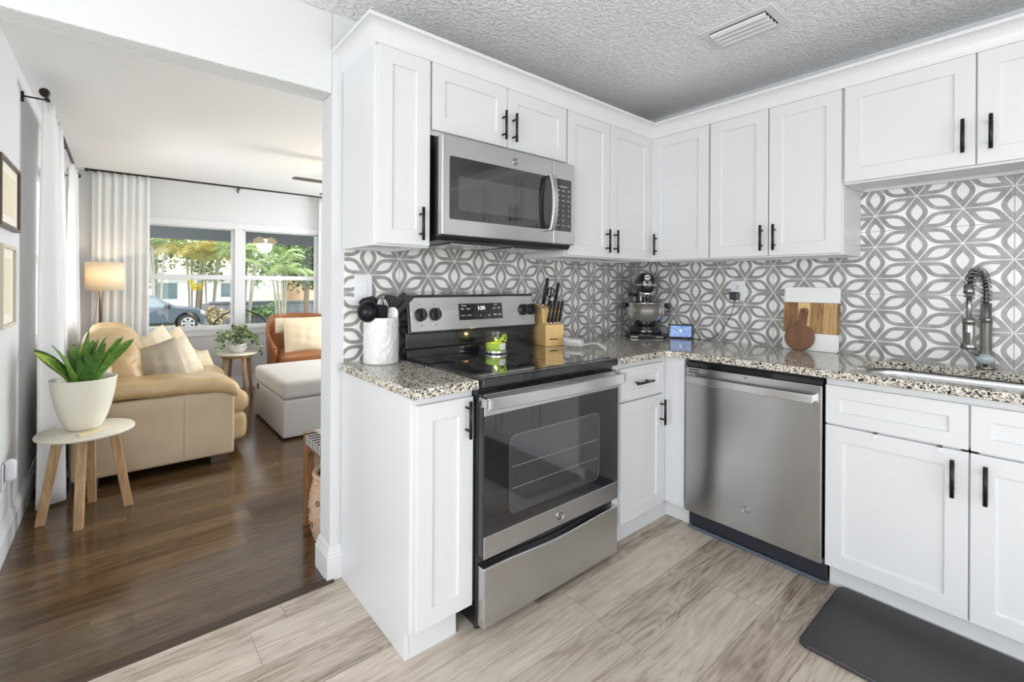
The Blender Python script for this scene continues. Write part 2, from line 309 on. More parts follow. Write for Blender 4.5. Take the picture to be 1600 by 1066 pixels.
# basket liner / ivory etc. stripes for the bench cords
# ------------------------------------------------------------------ object helpers
ROOT = {}
def thing(name, label, cat, loc=(0, 0, 0), rz=0, group=None):
    o = bpy.data.objects.new(name, None); C.objects.link(o); o.location = loc; o.rotation_euler = (0, 0, rz); o.empty_display_size = .05
    ROOT[o] = (Matrix.Translation(loc) @ Matrix.Rotation(rz, 4, 'Z')); tag(o, label, cat, group); return o
def tag(o, label, cat, group=None):
    o['label'] = label; o['category'] = cat
    if group: o['group'] = group
    return o
def rootof(o):
    while o.parent is not None: o = o.parent
    return ROOT.get(o)
class MB:
    def __init__(s): s.v = []; s.f = []; s.sm = []; s.mi = []
    def add(s, vs, fs, smooth=False, mi=0):
        k = len(s.v); s.v += [tuple(p) for p in vs]; s.f += [[i + k for i in f] for f in fs]; s.sm += [smooth] * len(fs); s.mi += [mi] * len(fs); return s
    def box(s, a, b, mi=0):
        x0, y0, z0 = (min(a[i], b[i]) for i in range(3)); x1, y1, z1 = (max(a[i], b[i]) for i in range(3))
        return s.add([(x0, y0, z0), (x1, y0, z0), (x1, y1, z0), (x0, y1, z0), (x0, y0, z1), (x1, y0, z1), (x1, y1, z1), (x0, y1, z1)],
                     [(0, 3, 2, 1), (4, 5, 6, 7), (0, 1, 5, 4), (1, 2, 6, 5), (2, 3, 7, 6), (3, 0, 4, 7)], False, mi)
    def tube(s, path, r, n=10, mi=0, caps=True, flat=None):
        path = [Vector(p) for p in path]; rs = r if isinstance(r, (list, tuple)) else [r] * len(path); vs = []; up = None
        for i, p in enumerate(path):
            t = (path[min(i + 1, len(path) - 1)] - path[max(i - 1, 0)])
            t = t.normalized() if t.length > 1e-9 else Vector((0, 0, 1))
            if up is None: up = Vector((0, 0, 1)) if abs(t.z) < .9 else Vector((1, 0, 0))
            a = (up - t * up.dot(t)); a = a.normalized() if a.length > 1e-6 else t.orthogonal().normalized()
            up = a; bb = t.cross(a)
            for k in range(n):
                q = 2 * PI * k / n; ca, cb = math.cos(q), math.sin(q)
                if flat: ca *= flat
                vs.append(p + (a * ca + bb * cb) * rs[i])
        fs = [(i * n + k, i * n + (k + 1) % n, (i + 1) * n + (k + 1) % n, (i + 1) * n + k) for i in range(len(path) - 1) for k in range(n)]
        s.add(vs, fs, True, mi)
        if caps:
            k0 = len(s.v) - len(vs)
            s.f += [[k0 + k for k in range(n)][::-1], [k0 + (len(path) - 1) * n + k for k in range(n)]]; s.sm += [False] * 2; s.mi += [mi] * 2
        return s
    def cyl(s, p0, p1, r0, r1=None, n=20, mi=0):
        return s.tube([p0, p1], [r0, r0 if r1 is None else r1], n, mi)
    def lathe(s, prof, c=(0, 0, 0), n=32, mi=0, sx=1, sy=1, smooth=True):
        vs = []; fs = []
        for (r, z) in prof:
            for k in range(n):
                a = 2 * PI * k / n; vs.append((c[0] + r * math.cos(a) * sx, c[1] + r * math.sin(a) * sy, c[2] + z))
        for i in range(len(prof) - 1):
            for k in range(n): fs.append((i * n + k, i * n + (k + 1) % n, (i + 1) * n + (k + 1) % n, (i + 1) * n + k))
        if prof[0][0] > 1e-5: fs.append(tuple(range(n))[::-1])
        if prof[-1][0] > 1e-5: fs.append(tuple((len(prof) - 1) * n + k for k in range(n)))
        return s.add(vs, fs, smooth, mi)
    def prism(s, poly, axis, a0, a1, mi=0):
        n = len(poly)
        def pt(p, a):
            return (a, p[0], p[1]) if axis == 'x' else (p[0], a, p[1]) if axis == 'y' else (p[0], p[1], a)
        vs = [pt(p, a0) for p in poly] + [pt(p, a1) for p in poly]
        return s.add(vs, [tuple(range(n)), tuple(range(n, 2 * n))[::-1]] + [(i, (i + 1) % n, n + (i + 1) % n, n + i) for i in range(n)], False, mi)
    def rbox(s, c, half, r, n=6, deform=None, mi=0, mat4=None, arc=3):
        def coords(h):
            c_ = h - r; arcp = [c_ + r * math.sin(PI / 4 * i / arc) / math.sin(PI / 4) for i in range(1, arc + 1)]
            mid = [-c_ + 2 * c_ * i / n for i in range(n + 1)]
            return [-q for q in reversed(arcp)] + mid + arcp
        half = [max(h, r) for h in half]
        X, Y, Z = (coords(h) for h in half); vs = []; fs = []; idx = {}
        def vid(p):
            k = (round(p[0], 6), round(p[1], 6), round(p[2], 6))
            if k not in idx:
                P_ = Vector(p); Q = Vector([max(-(half[i] - r), min(half[i] - r, p[i])) for i in range(3)]); d = P_ - Q
                if d.length > 1e-9: P_ = Q + d.normalized() * r
                if deform: P_ = Vector(deform(P_))
                if mat4: P_ = mat4 @ P_
                idx[k] = len(vs); vs.append((P_[0] + c[0], P_[1] + c[1], P_[2] + c[2]))
            return idx[k]
        for ax, (A, B_) in enumerate(((Y, Z), (X, Z), (X, Y))):
            for sg in (-1, 1):
                for i in range(len(A) - 1):
                    for j in range(len(B_) - 1):
                        q = []
                        for (aa, bb) in ((A[i], B_[j]), (A[i + 1], B_[j]), (A[i + 1], B_[j + 1]), (A[i], B_[j + 1])):
                            p = [aa, bb]; p.insert(ax, sg * half[ax]); q.append(vid(p))
                        if len(set(q)) > 2: fs.append(q)
        return s.add(vs, fs, True, mi)
    def grid(s, fn, nu, nv, mi=0, smooth=True, closed=False):
        vs = [fn(i / nu, j / nv) for i in range(nu + 1) for j in range(nv + 1)]
        return s.add(vs, [(i * (nv + 1) + j, (i + 1) * (nv + 1) + j, (i + 1) * (nv + 1) + j + 1, i * (nv + 1) + j + 1) for i in range(nu) for j in range(nv)], smooth, mi)
    def build(s, name, mats, parent=None, bevel=0, solid=0, sub=0, local=False, kind=None, recalc=True, origin=False, seg=2):
        me = bpy.data.meshes.new(name); vs = s.v; loc = None
        if parent is not None:
            if not local:
                R = rootof(parent)
                if R is not None:
                    inv = R.inverted(); vs = [tuple(inv @ Vector(p)) for p in vs]
        elif origin:
            xs = [p[0] for p in vs]; ys = [p[1] for p in vs]; zs = [p[2] for p in vs]
            loc = ((min(xs) + max(xs)) / 2, (min(ys) + max(ys)) / 2, min(zs)); vs = [(p[0] - loc[0], p[1] - loc[1], p[2] - loc[2]) for p in vs]
        me.from_pydata(vs, [], s.f)
        if not isinstance(mats, (list, tuple)): mats = [mats]
        for m_ in mats: me.materials.append(m_)
        me.polygons.foreach_set('use_smooth', s.sm); me.polygons.foreach_set('material_index', s.mi); me.update()
        if recalc:
            import bmesh
            bm = bmesh.new(); bm.from_mesh(me); bmesh.ops.recalc_face_normals(bm, faces=bm.faces); bm.to_mesh(me); bm.free()
        o = bpy.data.objects.new(name, me); C.objects.link(o)
        if parent is not None: o.parent = parent
        elif loc: o.location = loc
        if bevel:
            md = o.modifiers.new('bevel', 'BEVEL'); md.width = bevel; md.segments = seg; md.limit_method = 'ANGLE'; md.angle_limit = .6; md.harden_normals = False
        if solid: md = o.modifiers.new('thick', 'SOLIDIFY'); md.thickness = solid; md.offset = 0
        if sub: md = o.modifiers.new('smooth', 'SUBSURF'); md.levels = sub; md.render_levels = sub
        if kind: o['kind'] = kind
        return o
def struct(name, mb, m, bevel=0): return mb.build(name, m, None, bevel, kind='structure')
def text(name, body, size, m, parent, origin, U, V, ext=.0004, align='CENTER', local=False, bend=None):
    cu = bpy.data.curves.new(name, 'FONT'); cu.body = body; cu.size = size; cu.align_x = align; cu.align_y = 'CENTER'; cu.extrude = ext
    o = bpy.data.objects.new(name, cu); me = bpy.data.meshes.new_from_object(o); bpy.data.objects.remove(o); bpy.data.curves.remove(cu)
    U = Vector(U).normalized(); V = Vector(V).normalized(); W = U.cross(V)
    R = Matrix((U, V, W)).transposed().to_4x4(); R.translation = Vector(origin)
    rt = rootof(parent)
    me.transform(rt.inverted() @ R if (rt is not None and not local) else R)
    if bend:
        for v in me.vertices: v.co = bend(v.co)
    me.materials.clear(); me.materials.append(m); me.name = name
    ob = bpy.data.objects.new(name, me); C.objects.link(ob); ob.parent = parent; return ob
# frames for the two cabinet walls: u runs along the wall, d sticks out into the room
class FR:
    def __init__(s, kind, p): s.k = kind; s.p = p
    def pt(s, u, v, d): return (u, s.p - d, v) if s.k == 'A' else (s.p - d, u, v)
    def box(s, mb, u0, v0, d0, u1, v1, d1, mi=0): return mb.box(s.pt(u0, v0, d0), s.pt(u1, v1, d1), mi)
    def U(s): return (1, 0, 0) if s.k == 'A' else (0, -1, 0)
def shaker(fr, u0, u1, v0, v1, t=.018, rail=.06, rec=.007, d0=0):
    u0, u1 = min(u0, u1), max(u0, u1); mb = MB(); B = [(u0, v0), (u1, v0), (u1, v1), (u0, v1)]; I = [(u0 + rail, v0 + rail), (u1 - rail, v0 + rail), (u1 - rail, v1 - rail), (u0 + rail, v1 - rail)]
    e = .0015; J = [(u0 + rail + e, v0 + rail + e), (u1 - rail - e, v0 + rail + e), (u1 - rail - e, v1 - rail - e), (u0 + rail + e, v1 - rail - e)]
    vs = [fr.pt(u, v, d0) for u, v in B] + [fr.pt(u, v, d0 + t) for u, v in B] + [fr.pt(u, v, d0 + t) for u, v in I] + [fr.pt(u, v, d0 + t - rec) for u, v in J]
    fs = [(0, 1, 2, 3), (12, 13, 14, 15)]
    for i in range(4):
        j = (i + 1) % 4; fs += [(i, j, 4 + j, 4 + i), (4 + i, 4 + j, 8 + j, 8 + i), (8 + i, 8 + j, 12 + j, 12 + i)]
    return mb.add(vs, fs)
def bar_handle(fr, u, v, d, parent, length=.13, horiz=False):
    mb = MB(); h = length / 2; q = length * .3
    a = (lambda s_: fr.pt(u + s_, v, d + .030)) if horiz else (lambda s_: fr.pt(u, v + s_, d + .030))
    b_ = (lambda s_: fr.pt(u + s_, v, d)) if horiz else (lambda s_: fr.pt(u, v + s_, d))
    mb.tube([a(-h), a(h)], .0062, 12)
    for s_ in (-q, q): mb.tube([b_(s_), a(s_)], .0045, 8)
    return mb.build('handle', M['black_metal'], parent)
def door(fr, u0, u1, v0, v1, parent, handle=None, hl=.13, horiz=False, name='door', rail=.06):
    o = shaker(fr, u0, u1, v0, v1, rail=rail).build(name, M['white'], parent, bevel=.0012)
    if handle: bar_handle(fr, handle[0], handle[1], .018, o, hl, horiz)
    return o
# ================================================================== SETTING
YA, XB, XE, CK, CL = 1.978, 2.857, .734, 2.40, 2.38
struct('floor_kitchen', MB().box((-2.1, -2.8, -.06), (3.0, 1.962, 0)), M['floor_kitchen'])
struct('floor_living', MB().box((-2.1, 1.962, -.06), (4.5, 6.5, 0)), M['floor_living'])
struct('trim_threshold', MB().prism([(1.945, 0), (1.952, .006), (1.985, .008), (1.992, 0)], 'x', -.415, .70), wood('dark threshold strip', (.03, .018, .012), (.06, .035, .02), (1, 12, 12), 3, .3))
struct('ceiling_kitchen', MB().box((-2.1, -2.8, CK), (3.0, 1.99, CK + .05)), M['ceiling'])
struct('ceiling_living', MB().box((-.6, 2.09, CL), (4.5, 6.45, CL + .07)), M['ceiling_smooth'])
struct('roof', MB().box((-2.6, -3.2, 2.46), (5.0, 9.3, 2.52)), M['beam'])  # unseen slab added to keep the sun out of the rooms
struct('wall_range', MB().box((.69, YA, 0), (3.0, 2.10, CK)).box((-2.1, YA, 0), (-.415, 2.10, CK)), M['wall'])
hd_ = MB().box((-.415, YA, 2.06), (.69, 2.10, CK)); hd_.mi[0] = 1; struct('wall_header', hd_, [M['wall'], M['header']], bevel=.004)
struct('wall_sink', MB().box((XB, -2.8, 0), (3.0, YA, CK)), M['wall'])
struct('wall_backsplash_range', MB().box((.745, 1.972, .905), (2.851, YA, 1.50)), M['tile_range'])
struct('wall_backsplash_sink', MB().box((2.851, -.80, .905), (XB, 1.972, 1.73)), M['tile_sink'])
# left living room wall with a window opening
LX = -.415
mb = MB()
mb.box((LX - .14, 2.10, 0), (LX, 4.15, CL)).box((LX - .14, 5.35, 0), (LX, 6.27, CL)).box((LX - .14, 4.15, 0), (LX, 5.35, .85)).box((LX - .14, 4.15, 2.0), (LX, 5.35, CL))
struct('wall_left', mb, M['wall'])
WY = 6.27
mb = MB()
mb.box((LX - .14, WY, 0), (4.45, WY + .14, .70)).box((LX - .14, WY, 1.905), (4.45, WY + .14, CL)).box((LX - .14, WY, .70), (.17, WY + .14, 1.905)).box((2.01, WY, .70), (4.45, WY + .14, 1.905))
struct('wall_window', mb, M['wall'])
mb = MB(); mb.box((4.3, 2.1, 0), (4.45, 2.8, CL)).box((4.3, 5.6, 0), (4.45, WY, CL)).box((4.3, 2.8, 2.2), (4.45, 5.6, CL))  # opening added for the fill light outside
struct('wall_right', mb, M['wall'])
# kitchen walls behind the camera, with openings added for the fill lights
mb = MB(); mb.box((-2.1, -2.75, 0), (-1.1, -2.6, CK)).box((1.7, -2.75, 0), (XB, -2.6, CK)).box((-1.1, -2.75, 2.2), (1.7, -2.6, CK))
struct('wall_rear', mb, M['wall'])
mb = MB(); mb.box((-2.1, -2.6, 0), (-1.95, -1.65, CK)).box((-2.1, .85, 0), (-1.95, YA, CK)).box((-2.1, -1.65, 0), (-1.95, .85, .42)).box((-2.1, -1.65, 2.18), (-1.95, .85, CK))
struct('wall_side', mb, M['wall'])
# baseboards with stepped profile
def base_prof(): return [(0, 0), (.016, 0), (.016, .098), (.013, .102), (.013, .112), (.009, .118), (.009, .126), (.005, .138), (0, .14)]
def baseboard(name, pts, n_out):
    mb = MB(); pr = base_prof(); k = len(pts); vs = []; fs = []
    for i, p in enumerate(pts):
        for (d, z) in pr: vs.append((p[0] + n_out[i][0] * d, p[1] + n_out[i][1] * d, z))
    L = len(pr)
    for i in range(k - 1):
        for j in range(L): fs.append((i * L + j, i * L + (j + 1) % L, (i + 1) * L + (j + 1) % L, (i + 1) * L + j))
    fs += [tuple(range(L)), tuple((k - 1) * L + j for j in range(L))[::-1]]
    return struct(name, mb.add(vs, fs), M['trim'])
baseboard('baseboard_left', [(LX, 2.10), (LX, WY)], [(1, 0), (1, 0)])
baseboard('baseboard_window', [(LX, WY), (4.3, WY)], [(0, -1), (0, -1)])
baseboard('baseboard_pier', [(2.2, 2.10), (.69, 2.10), (.69, YA), (XE, YA)], [(0, 1), (-1, 1), (-1, -1), (0, -1)])
# crown moulding over the wall cabinets
prof = [(-.018, 2.1585), (.0, 2.1585), (.0005, 2.166)] + [(.001 + .045 * (1 - math.cos(q)), 2.166 + .060 * math.sin(q)) for q in [PI / 2 * i / 10 for i in range(1, 11)]] + [(.048, 2.2265), (.048, 2.240), (-.10, 2.240)]
mb = MB(); vs = []; fs = []; L = len(prof)
for idx in range(4):
    for (d, z) in prof:
        vs.append([(XE - d, YA), (XE - d, 1.640 - d), (2.55 - d, 1.640 - d), (2.55 - d, -.8)][idx] + (z,))
for i in range(3):
    for j in range(L - 1): fs.append((i * L + j, i * L + j + 1, (i + 1) * L + j + 1, (i + 1) * L + j))
struct('trim_crown', mb.add(vs, fs, False), M['trim'])
# ---------------- far windows (two double-hung sashes with a mullion)
def hung_window(name, x0, x1, z0, z1, zm):
    mb = MB(); y0, y1 = WY + .02, WY + .07
    fw = .03
    mb.box((x0, y0, z0), (x0 + fw, y1, z1)).box((x1 - fw, y0, z0), (x1, y1, z1)).box((x0, y0, z1 - fw), (x1, y1, z1)).box((x0, y0, z0), (x1, y1, z0 + .055)).box((x0, y0 - .008, zm - .032), (x1, y1, zm + .022))
    w_ = struct(name, mb, M['trim'], bevel=.003)
    p = MB().box((x0 + fw, WY + .045, z0 + fw), (x1 - fw, WY + .049, z1 - fw)).build('window_pane', M['pane'], w_)
    return w_
hung_window('window_1', .17, 1.045, .70, 1.905, 1.32)
hung_window('window_2', 1.135, 2.01, .70, 1.905, 1.32)
mb = MB(); mb.box((1.045, WY - .006, .72), (1.135, WY + .10, 1.90))
mb.box((.08, WY - .014, 1.885), (2.14, WY, 1.965)).box((.09, WY - .018, .70), (2.13, WY + .02, .725)).box((.10, WY - .012, .64), (2.12, WY, .70)).box((.08, WY - .014, .70), (.17, WY, 1.9)).box((2.01, WY - .014, .70), (2.10, WY, 1.9))
struct('trim_window', mb, M['trim'], bevel=.003)
mb = MB(); x0 = LX - .09
for a_, b_ in (((x0, 4.15, .85), (x0 + .05, 4.19, 2.0)), ((x0, 5.31, .85), (x0 + .05, 5.35, 2.0)), ((x0, 4.15, .85), (x0 + .05, 5.35, .89)), ((x0, 4.15, 1.96), (x0 + .05, 5.35, 2.0)), ((x0, 4.15, 1.40), (x0 + .05, 5.35, 1.44))): mb.box(a_, b_)
w3 = struct('window_3', mb, M['trim']); MB().box((x0 + .02, 4.19, .89), (x0 + .024, 5.31, 1.96)).build('window_pane', M['pane'], w3)
# ================================================================== KITCHEN CABINETS
DA, DB = FR('A', 1.657), FR('B', 2.567)      # wall cabinet carcass faces
BA, BB = FR('A', 1.363), FR('B', 2.268)      # base cabinet carcass faces
W = M['white']
def wallcab(fr, u0, u1, v0, v1, label, doors):
    u0, u1 = min(u0, u1), max(u0, u1); um = (u0 + u1) / 2
    back = (1.971 if fr.k == 'A' else 2.850)
    t = thing('wall_cabinet', label, 'cabinet', (um, (back + fr.p) / 2, v0) if fr.k == 'A' else ((back + fr.p) / 2, um, v0))
    D = back - fr.p; th = .016; R4 = lambda e, v: [fr.pt(a, v, d) for a, d in ((u0 + e, -D + e), (u1 - e, -D + e), (u1 - e, -e), (u0 + e, -e))]
    mb = MB(); vs = R4(0, v1) + R4(0, v0) + R4(th, v0) + R4(th, v0 + .014); fs = [(0, 1, 2, 3), (12, 13, 14, 15)]
    for k in range(3):
        for i in range(4): j = (i + 1) % 4; fs.append((k * 4 + i, k * 4 + j, k * 4 + 4 + j, k * 4 + 4 + i))
    mb.add(vs, fs).build('cabinet_body', W, t, bevel=.0008)
    for (a, b, c, d, h) in doors: door(fr, a, b, c, d, t, h)
    return t
T = 2.157
wallcab(DA, .734, .973, 1.400, 2.165, 'narrow single-door white wall cabinet at the open left end of the range wall', [(.743, .967, 1.408, T, (.922, 1.492))])
wallcab(DA, .9745, 1.7785, 1.866, 2.165, 'short two-door white wall cabinet directly above the microwave', [(.978, 1.373, 1.884, T, (1.345, 1.975)), (1.377, 1.772, 1.884, T, (1.407, 1.975))])
_c = wallcab(DA, 1.780, 2.545, 1.400, 2.165, 'two-door white wall cabinet between the microwave and the corner', [(1.785, 2.131, 1.408, T, (2.098, 1.498)), (2.135, 2.530, 1.408, T, (2.170, 1.498))])
MB().box((2.532, 1.6405, 1.400), (2.5665, 1.6565, 2.158)).build('filler_strip', W, _c)
wallcab(DB, 1.276, 1.642, 1.400, 2.165, 'single-door white wall cabinet on the sink wall right next to the corner', [(1.281, 1.640, 1.408, T, (1.604, 1.502))])
wallcab(DB, .655, 1.2745, 1.400, 2.165, 'tall two-door white wall cabinet above the dishwasher', [(.971, 1.270, 1.408, T, (.997, 1.498)), (.660, .966, 1.408, T, (.937, 1.498))])
wallcab(DB, -.205, .653, 1.718, 2.165, 'short two-door white wall cabinet above the sink', [(.229, .649, 1.727, T, (.262, 1.840)), (-.198, .224, 1.727, T, (.186, 1.840))])
wallcab(DB, -.800, -.207, 1.400, 2.165, 'tall white wall cabinet past the sink at the far right', [(-.499, -.212, 1.408, T, (-.475, 1.498)), (-.795, -.503, 1.408, T, (-.53, 1.498))])
# ---- left base cabinet with finished end panel
t = thing('base_cabinet', 'narrow white base cabinet with finished end panel left of the range', 'cabinet', (.86, 1.66, 0))
MB().prism([(1.971, 0), (1.3915, 0), (1.3915, .105), (1.363, .105), (1.363, .881), (1.971, .881)], 'x', .734, .750).build('end_panel', W, t, bevel=.001)
mb = MB(); mb.box((.7505, 1.363, .105), (.9835, 1.971, .881)); mb.build('cabinet_body', W, t, bevel=.001)
MB().box((.7505, 1.3915, 0), (.938, 1.405, .1045)).build('toe_kick', W, t)
door(BA, .752, .977, .109, .853, t, (.945, .780))
# ---- drawer base right of the range, with the corner filler
t = thing('base_cabinet', 'white base cabinet with one drawer over one door between range and corner', 'cabinet', (2.0, 1.66, 0))
mb = MB(); mb.box((1.772, 1.363, .105), (2.2675, 1.971, .881)); mb.build('cabinet_body', W, t, bevel=.001)
MB().box((1.772, 1.3915, 0), (2.322, 1.405, .1045)).box((2.322, 1.252, 0), (2.335, 1.405, .1045)).build('toe_kick', W, t)
MB().box((2.252, 1.252, .105), (2.2675, 1.3625, .881)).box((2.2675, 1.252, .105), (2.335, 1.26, .881)).build('filler_panel', W, t, bevel=.001)
d_ = door(BA, 1.842, 2.209, .694, .853, t, None, name='drawer', rail=.048); bar_handle(BA, 2.005, .775, .018, d_, .14, True)
door(BA, 1.842, 2.209, .109, .686, t, (2.178, .598))
# ---- sink base
t = thing('base_cabinet', 'two-door white sink base cabinet with two false drawer fronts', 'cabinet', (2.56, .21, 0))
mb = MB()
for a, b in (((2.268, .618, .105), (2.85, .634, .881)), ((2.268, -.21, .105), (2.85, -.194, .881)), ((2.268, -.194, .105), (2.85, .618, .12)), ((2.268, -.194, .842), (2.29, .618, .881)), ((2.268, -.194, .68), (2.29, .618, .70)), ((2.268, .19, .12), (2.29, .235, .842))): mb.box(a, b)
mb.build('cabinet_body', W, t, bevel=.001)
MB().box((2.322, -.21, 0), (2.335, .634, .1045)).build('toe_kick', W, t)
door(BB, .2145, .632, .694, .850, t, None, name='false_drawer', rail=.05); door(BB, -.206, .2095, .694, .850, t, None, name='false_drawer', rail=.05)
d1 = door(BB, .2145, .632, .109, .686, t, (.252, .592)); door(BB, -.206, .2095, .109, .686, t, (.172, .592))
for y in (.468, .286):
    mb = MB(); BB.box(mb, y - .006, .670, .018, y + .006, .690, .022); BB.box(mb, y - .006, .686, .004, y + .006, .690, .022); mb.build('door_hook', M['plate'], d1)
# ---- one more base cabinet past the sink
t = thing('base_cabinet', 'white base cabinet past the sink at the far right end of the counter', 'cabinet', (2.56, -.505, 0))
MB().box((2.268, -.80, .105), (2.85, -.211, .881)).build('cabinet_body', W, t, bevel=.001)
MB().box((2.322, -.80, 0), (2.335, -.211, .1045)).build('toe_kick', W, t)
door(BB, -.795, -.214, .694, .850, t, None, name='false_drawer'); door(BB, -.503, -.214, .109, .686, t, (-.47, .592)); door(BB, -.795, -.507, .109, .686, t, (-.54, .592))
# ================================================================== WORKTOPS
import bmesh
def slab(name, outer, hole, z0, z1, m, bevel):
    bm = bmesh.new()
    def loop(pts):
        vs = [bm.verts.new((p[0], p[1], z1)) for p in pts]; return [bm.edges.new((vs[i], vs[(i + 1) % len(vs)])) for i in range(len(vs))]
    es = loop(outer)
    if hole: es += loop(hole)
    bmesh.ops.triangle_fill(bm, use_beauty=True, use_dissolve=False, edges=es)
    ext = bmesh.ops.extrude_face_region(bm, geom=bm.faces[:])
    bmesh.ops.translate(bm, vec=(0, 0, z0 - z1), verts=[v for v in ext['geom'] if isinstance(v, bmesh.types.BMVert)])
    bmesh.ops.recalc_face_normals(bm, faces=bm.faces)
    bmesh.ops.dissolve_limit(bm, angle_limit=.001, verts=bm.verts[:], edges=bm.edges[:])
    me = bpy.data.meshes.new(name); bm.to_mesh(me); bm.free(); me.materials.append(m); o = bpy.data.objects.new(name, me); C.objects.link(o)
    md = o.modifiers.new('bevel', 'BEVEL'); md.width = bevel; md.segments = 3; md.limit_method = 'ANGLE'; md.angle_limit = .8
    return o
def rrect(x0, x1, y0, y1, r, n=8):
    p = []
    for cx, cy, a0 in ((x1 - r, y1 - r, 0), (x0 + r, y1 - r, 90), (x0 + r, y0 + r, 180), (x1 - r, y0 + r, 270)):
        for i in range(n + 1):
            a = math.radians(a0 + 90 * i / n); p.append((cx + r * math.cos(a), cy + r * math.sin(a)))
    return p
tag(slab('countertop', [(.721, 1.318), (.984, 1.318), (.984, 1.9715), (.746, 1.9715), (.721, 1.9715)], None, .882, .914, M['granite'], .005), 'small speckled granite worktop left of the range under the utensil crock', 'countertop')
hole = rrect(2.285, 2.700, -.18, .560, .11)
tag(slab('countertop', [(1.766, 1.318), (2.185, 1.318), (2.2084, 1.295), (2.2084, -.80), (2.8505, -.80), (2.8505, 1.9715), (1.766, 1.9715)], hole, .882, .914, M['granite'], .005), 'large L-shaped speckled granite worktop running round the corner over the dishwasher', 'countertop')
# sink bowl hung under the worktop
mb = MB(); rings = []
for (off, z, r) in ((.016, .8815, .12), (.006, .8815, .112), (.006, .86, .112), (-.004, .72, .10), (-.03, .70, .085), (-.09, .695, .06)):
    rings.append([(x, y, z) for x, y in rrect(2.285 - off, 2.700 + off, -.18 - off, .560 + off, r)])
n = len(rings[0]); mb.add(sum(rings, []), [(i * n + k, i * n + (k + 1) % n, (i + 1) * n + (k + 1) % n, (i + 1) * n + k) for i in range(len(rings) - 1) for k in range(n)] + [tuple((len(rings) - 1) * n + k for k in range(n))], True)
sk = mb.build('sink', M['sink_steel'], None, solid=.0012, origin=True); tag(sk, 'undermount stainless steel sink bowl set into the granite worktop', 'sink')
# ================================================================== RANGE
x0, x1 = .987, 1.763
t = thing('range', 'freestanding electric range with stainless front and black glass cooktop', 'stove', ((x0 + x1) / 2, 1.6, 0))
G, K, S = M['black_gloss'], M['glass_black'], M['steel']
MB().box((x0, 1.335, .025), (x1, 1.930, .884)).build('oven_body', G, t, bevel=.004)
mb = MB()
for fx in (x0 + .03, x1 - .03):
    for fy in (1.37, 1.88): MB().cyl((fx, fy, 0), (fx, fy, .0255), .014, .014, 10).build('levelling_foot', M['black_plastic'], t)

mb = MB().box((x0 - .001, 1.302, .886), (x1 + .001, 1.862, .920)); ct = mb.build('cooktop', G, t, bevel=.006)
gl = MB().box((x0 + .018, 1.335, .9195), (x1 - .018, 1.855, .9215)).build('glass_surface', K, ct, bevel=.0008)
def ringm(c, r0, r1, z, n=40):
    mb = MB(); vs = [(c[0] + r * math.cos(2 * PI * k / n), c[1] + r * math.sin(2 * PI * k / n), zz) for (r, zz) in ((r0, z), (r1, z), (r1, z + .0003), (r0, z + .0003)) for k in range(n)]
    return mb.add(vs, [(i * n + k, i * n + (k + 1) % n, ((i + 1) % 4) * n + (k + 1) % n, ((i + 1) % 4) * n + k) for i in range(4) for k in range(n)])
for (bx, by, br) in ((1.19, 1.50, .095), (1.56, 1.49, .115), (1.19, 1.73, .075), (1.57, 1.735, .078), (1.385, 1.78, .05)):
    ringm((bx, by), br - .0016, br, .9215).build('burner_ring', mat('burner ring print', (.09, .09, .09), .4), ct)
# backguard: riser, tilted stainless panel, black cap
MB().prism([(1.862, .88), (1.862, .955), (1.878, .962), (1.878, 1.035), (1.93, 1.035), (1.93, .88)], 'x', x0 + .002, x1 - .002).build('backguard_riser', G, t, bevel=.003)
bgp = MB().prism([(1.848, 1.028), (1.879, 1.202), (1.940, 1.206), (1.940, 1.028)], 'x', x0, x1).build('backguard', G, t, bevel=.005)
Vp = Vector((0, .031, .174)).normalized(); Np = Vector((0, -Vp.z, Vp.y))
def bgpt(u, h, d): b = Vector((u, 1.848, 1.028)) + Vp * h + Np * d; return tuple(b)
def bgbox(mb, u0, h0, d0, u1, h1, d1):
    P = [bgpt(u, h, d) for d in (d0, d1) for (u, h) in ((u0, h0), (u1, h0), (u1, h1), (u0, h1))]
    return mb.add(P, [(0, 3, 2, 1), (4, 5, 6, 7), (0, 1, 5, 4), (1, 2, 6, 5), (2, 3, 7, 6), (3, 0, 4, 7)])
sp = bgbox(MB(), x0 + .014, .010, 0, x1 - .008, .166, .004).build('control_panel', S, t, bevel=.0015)
dp = bgbox(MB(), 1.262, .052, .004, 1.532, .132, .0055).build('display', K, sp, bevel=.0007)
U_ = (1, 0, 0)
text('clock', '1:24', .027, M['led'], dp, bgpt(1.397, .108, .006), U_, Vp)
for (u, h, q, sz) in ((1.292, .122, 'Cooking', .008), (1.490, .124, 'Timer', .008), (1.284, .106, 'Bake', .010), (1.318, .106, 'Broil', .010), (1.284, .074, 'Warm', .009), (1.322, .074, 'Self Clean', .007), (1.39, .070, '+', .016), (1.415, .070, '-', .016), (1.444, .070, 'Set', .011), (1.478, .106, 'On', .011), (1.508, .106, 'Off', .011), (1.482, .073, 'Start', .011), (1.512, .073, 'Lock', .010)):
    text('button_print', q, sz, M['mark_white'], dp, bgpt(u, h, .006), U_, Vp)
